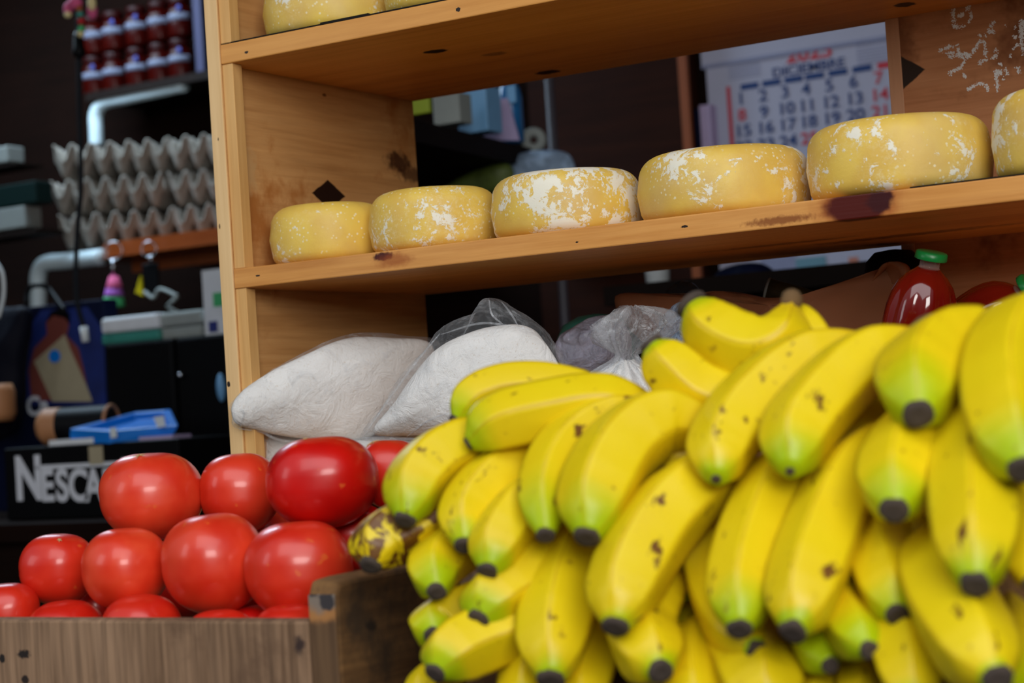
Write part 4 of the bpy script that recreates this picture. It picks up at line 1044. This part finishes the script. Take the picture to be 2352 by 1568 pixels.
# things on the sign box
ro = aty(150, 990, YS + .03)
rl2 = thing('tan_case', 'rounded tan and black case lying on the sign box', 'case', (ro.x, ro.y, zs1))
A = aty(128, 955, YS + .07); B = aty(255, 945, YS + .10); A.z = B.z = zs1 + .034
obj('case_body', [tube([A, A.lerp(B, .3), A.lerp(B, .7), B], .033, 24, 16)], MT['black'], rl2)
obj('case_end', [tube([A - (B - A).normalized() * .030, A - (B - A).normalized() * .012, A + (B - A).normalized() * .012], .0335, 24, 12, 0, False, lambda u: .72 + .28 * min(1, u * 3))], MT['tan'], rl2, label='tan leather end')
obj('case_rim', [ring(B, .031, .0035, B - A, 24, 8)], MT['tan'], rl2)
bt_ = thing('blue_tray', 'bright blue plastic tray lying on the sign box', 'tray', (aty(285, 1000, YS).x, YS + .05, zs1))
top = [aty(160, 984, YS + .01), aty(252, 989, YS), aty(410, 976, YS + .05), aty(392, 939, YS + .14), aty(312, 945, YS + .14)]
low = [aty(160, 1019, YS + .01), aty(252, 1021, YS), aty(396, 1003, YS + .05), aty(388, 970, YS + .14), aty(312, 980, YS + .14)]
cT = sum(top, Vector()) / 5
inn = [cT + (p - cT) * .80 for p in top]; inl = [p + Vector((0, 0, -.012)) for p in inn]
v = low + top + inn + inl
f = [(4, 3, 2, 1, 0)] + [(i, (i + 1) % 5, (i + 1) % 5 + 5, i + 5) for i in range(5)] + [(i + 5, (i + 1) % 5 + 5, (i + 1) % 5 + 10, i + 10) for i in range(5)] + [(i + 10, (i + 1) % 5 + 10, (i + 1) % 5 + 15, i + 15) for i in range(5)] + [(15, 16, 17, 18, 19)]
obj('tray_body', [(v, f)], MT['blue'], bt_, False, bevel=.0025)
obj('tray_sticker', [poly([(252, 983), (266, 981), (268, 1004), (254, 1006)], YS - .002, 0, 0, .001), poly([(352, 958), (376, 954), (380, 978), (362, 982)], YS + .028, 0, 0, .001)], MT['white'], bt_, False)
o = obj('paper_slip', [box(aty(108, 1010, YS).x, aty(225, 1010, YS).x, YS + .004, YS + .10, zs1 + .0005, zs1 + .010)], MT['paper'], None, False)
tag(o, 'white paper pad under the left end of the blue tray on the sign box', 'paper')
o = obj('paper_slip', [box(aty(308, 1010, YS).x, aty(385, 1010, YS).x, YS + .012, YS + .06, zs1 + .0005, zs1 + .006)], MT['lav'], None, False)
tag(o, 'lavender paper slip under the right end of the blue tray', 'paper')
# books at the left edge
for (x0, y0_, x1, y1_, mt, lab, yy) in (
        (-60, 340, 40, 378, 'page', 'grey block of pages high at the left edge of the photo', 1.5),
        (-60, 425, 105, 476, 'green', 'dark green book on top of the pale block at the left edge', 1.5),
        (-60, 480, 80, 530, 'page', 'pale block of pages under the dark green book at the left edge', 1.5)):
    o = obj('book', [pbox(x0, y0_, x1 - 22, y1_, yy, .05)], MT[mt], None, False, bevel=.003); tag(o, lab, 'book', 'books at the left edge')
bs = thing('book_rack', 'narrow dark rack at the left edge holding the books', 'rack', (aty(-60, 560, 1.5).x, 1.56, zc_))
zr = aty(10, 533, 1.5).z; zr2 = aty(-10, 380, 1.5).z
obj('rack_shelf', [box(aty(-120, 530, 1.5).x, aty(85, 530, 1.5).x, 1.5, 1.58, zr - .012, zr - .0005)], MT['dark'], bs, False)
obj('rack_shelf', [box(aty(-120, 380, 1.5).x, aty(40, 380, 1.5).x, 1.5, 1.58, zr2 - .006, zr2 - .0005)], MT['dark'], bs, False)
obj('rack_upright', [box(aty(-120, 500, 1.5).x - .02, aty(-120, 500, 1.5).x, 1.53, 1.58, .0005, zr2 + .2)], MT['dark'], bs, False)
o = obj('pale_hook', [tube([aty(-10, 600, 1.1), aty(6, 630, 1.1), aty(8, 680, 1.1), aty(-4, 730, 1.1)], .0035, 8, 20)], MT['white'])
tag(o, 'pale curved hook at the left edge above the dark bag', 'hook')
o = obj('tan_basket', [lathe([(.030, -.035), (.036, -.02), (.036, .02), (.030, .035)], aty(-8, 925, 1.08), 24)], MT['tan'])
tag(o, 'tan rounded tub cut by the left edge before the dark bag', 'tub')

# ------------------------------------------------------------------ shop interior seen through the shelves
YD = 2.03
cp = thing('cupboard', 'dark brown wooden cupboard side with orange edge behind the cheeses', 'cupboard', (aty(1420, 300, YD).x, YD, 0))
x0_, x1_ = aty(1215, 260, YD).x, aty(1586, 260, YD).x
obj('cupboard_body', [box(x0_, x1_, YD, WY - .005, .001, ZO + .75)], MT['doorwood'], cp, False)
xe0 = aty(1570, 260, YD).x
obj('edge_strip', [box(xe0, x1_ + .003, YD - .012, YD - .0005, .3, ZO + .75)], MT['rust'], cp, False)
o = obj('metal_pole', [tube([Vector((aty(1266, 260, 1.75).x, 1.75, .001)), Vector((aty(1266, 260, 1.75).x, 1.75, 2.799))], .009, 12)], plain('dull_pole_metal', (70, 66, 74), .5))
tag(o, 'thin grey pole before the dark brown cupboard', 'pole')
# dark shelf with odds and ends, running away behind the left side panel
hs = thing('side_shelf', 'black shelf running back behind the side panel with papers on it', 'wall shelf', aty(1050, 330, 1.3))
A_, B_ = aty(930, 262, 1.0), aty(1250, 372, 1.55)
zz = A_.z
tops = [(aty(930, 268, .95).x, .95), (aty(1240, 345, 1.55).x, 1.55), (aty(1240, 345, 1.55).x - .5, 1.72), (aty(930, 268, .95).x - .5, 1.1)]
zA = aty(930, 268, .95).z; zB2 = aty(1240, 345, 1.55).z
P4 = [(tops[0][0], tops[0][1], zA), (tops[1][0], tops[1][1], zB2), (tops[2][0], tops[2][1], zB2), (tops[3][0], tops[3][1], zA)]
v = [Vector(p) for p in P4] + [Vector(p) - Vector((0, 0, .035)) for p in P4]
obj('shelf_board', [(v, [(0, 1, 2, 3), (7, 6, 5, 4), (0, 4, 5, 1), (1, 5, 6, 2), (2, 6, 7, 3), (3, 7, 4, 0)])], MT['dark'], hs, False)
def on(x): # picture x -> world y along the shelf's front edge
    return .97 + (x - 930) / 310 * .56
def item(nm, x0, y0_, x1, y1_, mt, lab, dep=.05, cat='box', grp='odds and ends on the black shelf', dy=.03):
    o = obj(nm, [pbox(x0, y0_, x1, y1_, on((x0 + x1) / 2) + dy, dep)], MT[mt], None, False, bevel=.002); tag(o, lab, cat, grp); return o
item('yellow_card', 940, 222, 985, 262, 'lime', 'small yellow green card beside the back edge of the side panel', .01, 'card')
item('grey_box', 994, 215, 1055, 285, 'grey', 'grey box on the black shelf between yellow card and pale blue box', .04)
item('blue_box', 1050, 200, 1118, 305, 'ltblue', 'pale blue box on the black shelf beside the lavender card', .05)
lvp = [(1100, 322), (1118, 228), (1165, 226), (1192, 322)]
lv = thing('price_card', 'leaning lavender card with a small reddish mark on the black shelf', 'card', aty(1145, 322, on(1150)))
g = poly(lvp, on(1150) + .01, 0, 0, .004); obj('card_sheet', [g], MT['lav'], lv, False)
obj('card_mark', [poly([(1120, 250), (1138, 246), (1142, 268), (1122, 270)], on(1150) + .0088, 0, 0, .001)], plain('reddish_print', (128, 70, 80), .6), lv, False)
bo = aty(1178, 330, on(1185) + .05); 
ob = thing('blue_bottle', 'blue bottle with pale stripe behind the lavender card', 'bottle', bo)
obj('bottle_body', [lathe([(.018, 0), (.022, .004), (.022, .085), (.019, .10), (.010, .115), (.010, .135)], bo, 20)], plain('sky_blue_bottle', (40, 110, 170), .3), ob)
obj('bottle_stripe', [pbox(1164, 196, 1184, 236, on(1185) + .025, .002)], MT['ltblue'], ob, False)
rt_ = aty(1226, 322, on(1226) + .01)
o = obj('tape_roll', [ring(rt_, .015, .009, (.5, -.86, 0), 28, 12)], MT['grey'])
tag(o, 'pale roll of tape at the end of the black shelf', 'tape roll')
zz0 = aty(1180, 420, 1.5).z
o = obj('white_packet', [inflate([(1060, 420), (1120, 385), (1200, 352), (1270, 345), (1312, 362), (1310, 430), (1180, 440)], lambda x, y: 1.45, .03, 7, 5, .008, 20, 41)], MT['film_blue'])
tag(o, 'pale blue white packet lying under the black shelf behind the cheeses', 'packet')
o = obj('green_packet', [inflate([(1020, 440), (1090, 392), (1160, 375), (1180, 400), (1150, 440)], lambda x, y: 1.38, .02, 7, 5, .006, 20, 43)], plain('green_red_print', (96, 112, 44), .6, .6, 40))
tag(o, 'green and red printed packet under the black shelf', 'packet')
lsb = thing('low_shelf', 'dark low shelf carrying packets behind the cheese wheels', 'wall shelf', aty(1180, 450, 1.5))
obj('shelf_board', [box(aty(980, 440, 1.4).x, min(aty(1330, 440, 1.6).x, aty(1215, 260, 2.03).x - .003), 1.34, WY - .0005, aty(1180, 442, 1.4).z - .02, aty(1180, 442, 1.4).z)], MT['dark'], lsb, False)
# under the middle shelf
o = obj('white_cup', [lathe([(.014, 0), (.019, .002), (.022, .06), (.0225, .061), (.020, .061)], aty(1512, 660, 1.3), 24)], MT['white'])
tag(o, 'pale cup glimpsed in the dark gap under the middle shelf', 'cup')
wt = thing('work_table', 'dark table behind the shelf unit seen in the gap under the middle shelf', 'table', (0.3, 1.35, 0))
ztb = aty(1512, 660, 1.3).z - .0005
obj('table_top', [box(aty(1420, 680, 1.2).x, .75, 1.15, 1.6, ztb - .03, ztb)], MT['dark'], wt, False)
for xx in (aty(1420, 680, 1.2).x + .02, .69):
    for yy in (1.17, 1.54): obj('leg', [box(xx, xx + .04, yy, yy + .04, .0005, ztb - .03)], MT['dark'], wt, False)
o = obj('dark_bundle', [inflate([(1640, 640), (1680, 610), (1750, 605), (1790, 640), (1780, 700), (1650, 700)], lambda x, y: 1.32, .03, 7, 5, .012, 16, 51)], MT['navy'])
tag(o, 'dark navy bundle in the gap under the middle shelf left of the calendar foot', 'bundle')

# calendar
YA = WY - .012
ca = thing('wall_calendar', 'large wall calendar for December 2025 hanging behind the cheeses', 'calendar', aty(1850, 690, YA))
xl, xr_ = aty(1637, 380, YA).x, aty(2075, 380, YA).x; ztop = aty(1850, 82, YA).z; zbot = aty(1850, 700, YA).z
obj('sheet', [box(xl, xr_, YA, YA + .004, zbot, ztop - .03)], MT['cpaper'], ca, False)
obj('header_band', [box(xl - .008, xr_, YA - .004, YA + .006, ztop - .032, ztop + .03)], MT['cpaper'], ca, False)
obj('binding_strip', [box(xl - .008, xr_, YA - .0055, YA - .0038, ztop - .034, ztop - .026)], MT['cgrey'], ca, False)
YT = YA - .0012
def cy(x, y): return aty(x, y, YT)
cols = [1707, 1758, 1809, 1858, 1912, 1968, 2026]
row0 = [cy(c, 0).x for c in cols]
rz_ = [cy(1709, 227).z, cy(1706, 265).z, cy(1704, 302).z, cy(1702, 340).z, cy(1700, 378).z]
blue, redn = [], []
for d in range(1, 32):
    k = (d - 1) % 7; r_ = (d - 1) // 7
    x_ = cy(cols[k], 300).x
    (redn if (k == 6 or d in (8, 25)) else blue).append((str(d), .0345, (x_, YT, rz_[r_]), .014, 1.10))
obj('day_numbers', texts(blue), MT['cblue'], ca, False)
obj('holiday_numbers', texts(redn), MT['cred'], ca, False)
obj('year', texts([('2025', .043, cy(1858, 122), .02, 1.16)]), MT['cred'], ca, False)
obj('month_name', texts([('DICIEMBRE', .0265, cy(1856, 156), .014, 1.2)]), MT['cblue'], ca, False)
zbar = cy(1700, 201).z
for k in range(6):
    pass
obj('weekday_bar', [box(row0[k] - .019, row0[k] + .020, YT - .0006, YT + .0006, zbar - .006, zbar + .006) for k in range(6)], MT['cblue'], ca, False)
obj('sunday_bar', [box(row0[6] - .019, row0[6] + .03, YT - .0006, YT + .0006, zbar - .006, zbar + .006)], MT['cred'], ca, False)
x_ = cy(1678, 280).x
obj('margin_bar', [box(x_ - .004, x_ + .004, YT - .0006, YT + .0006, rz_[4] - .03, rz_[0] + .03)], MT['cred'], ca, False)
zb1, zb2 = cy(1700, 180).z, cy(1700, 132).z
obj('small_print', [box(cy(1672, 150).x, cy(1750, 150).x, YT - .0005, YT + .0005, zb2 - .004, zb2 + .006), box(cy(1966, 110).x, cy(2060, 110).x, YT - .0005, YT + .0005, cy(1990, 98).z - .004, cy(1990, 98).z + .005)] +
    [box(cy(1672, 150).x, cy(1745, 150).x, YT - .0004, YT + .0004, zb2 - .012 - .006 * k, zb2 - .010 - .006 * k) for k in range(6)] +
    [box(cy(1966, 110).x, cy(2050, 110).x, YT - .0004, YT + .0004, cy(1990, 98).z - .012 - .006 * k, cy(1990, 98).z - .010 - .006 * k) for k in range(6)], MT['cgrey'], ca, False)
# printed foot of the calendar, seen under the middle shelf
obj('foot_print', [pbox(1750, 590, 1830, 690, YT - .0004, .0008)], MT['cgrey'], ca, False)
obj('foot_print', [pbox(1830, 590, 1900, 690, YT - .0004, .0008)], plain('pale_teal_print', (110, 156, 176), .6), ca, False)
obj('foot_stripe', [pbox(1952, 590, 1974, 690, YT - .0004, .0008)], plain('orange_print', (204, 132, 112), .6), ca, False)
o = obj('hanging_packet', [pbox(1612, 240, 1636, 420, YA - .03, .03)], MT['lav'], None, False); tag(o, 'thin pinkish packet hanging left of the calendar', 'packet')
o = obj('hanging_packet', [pbox(1588, 250, 1611, 420, YA - .02, .02)], MT['navy'], None, False); tag(o, 'thin navy packet hanging between the cupboard edge and pinkish packet', 'packet')
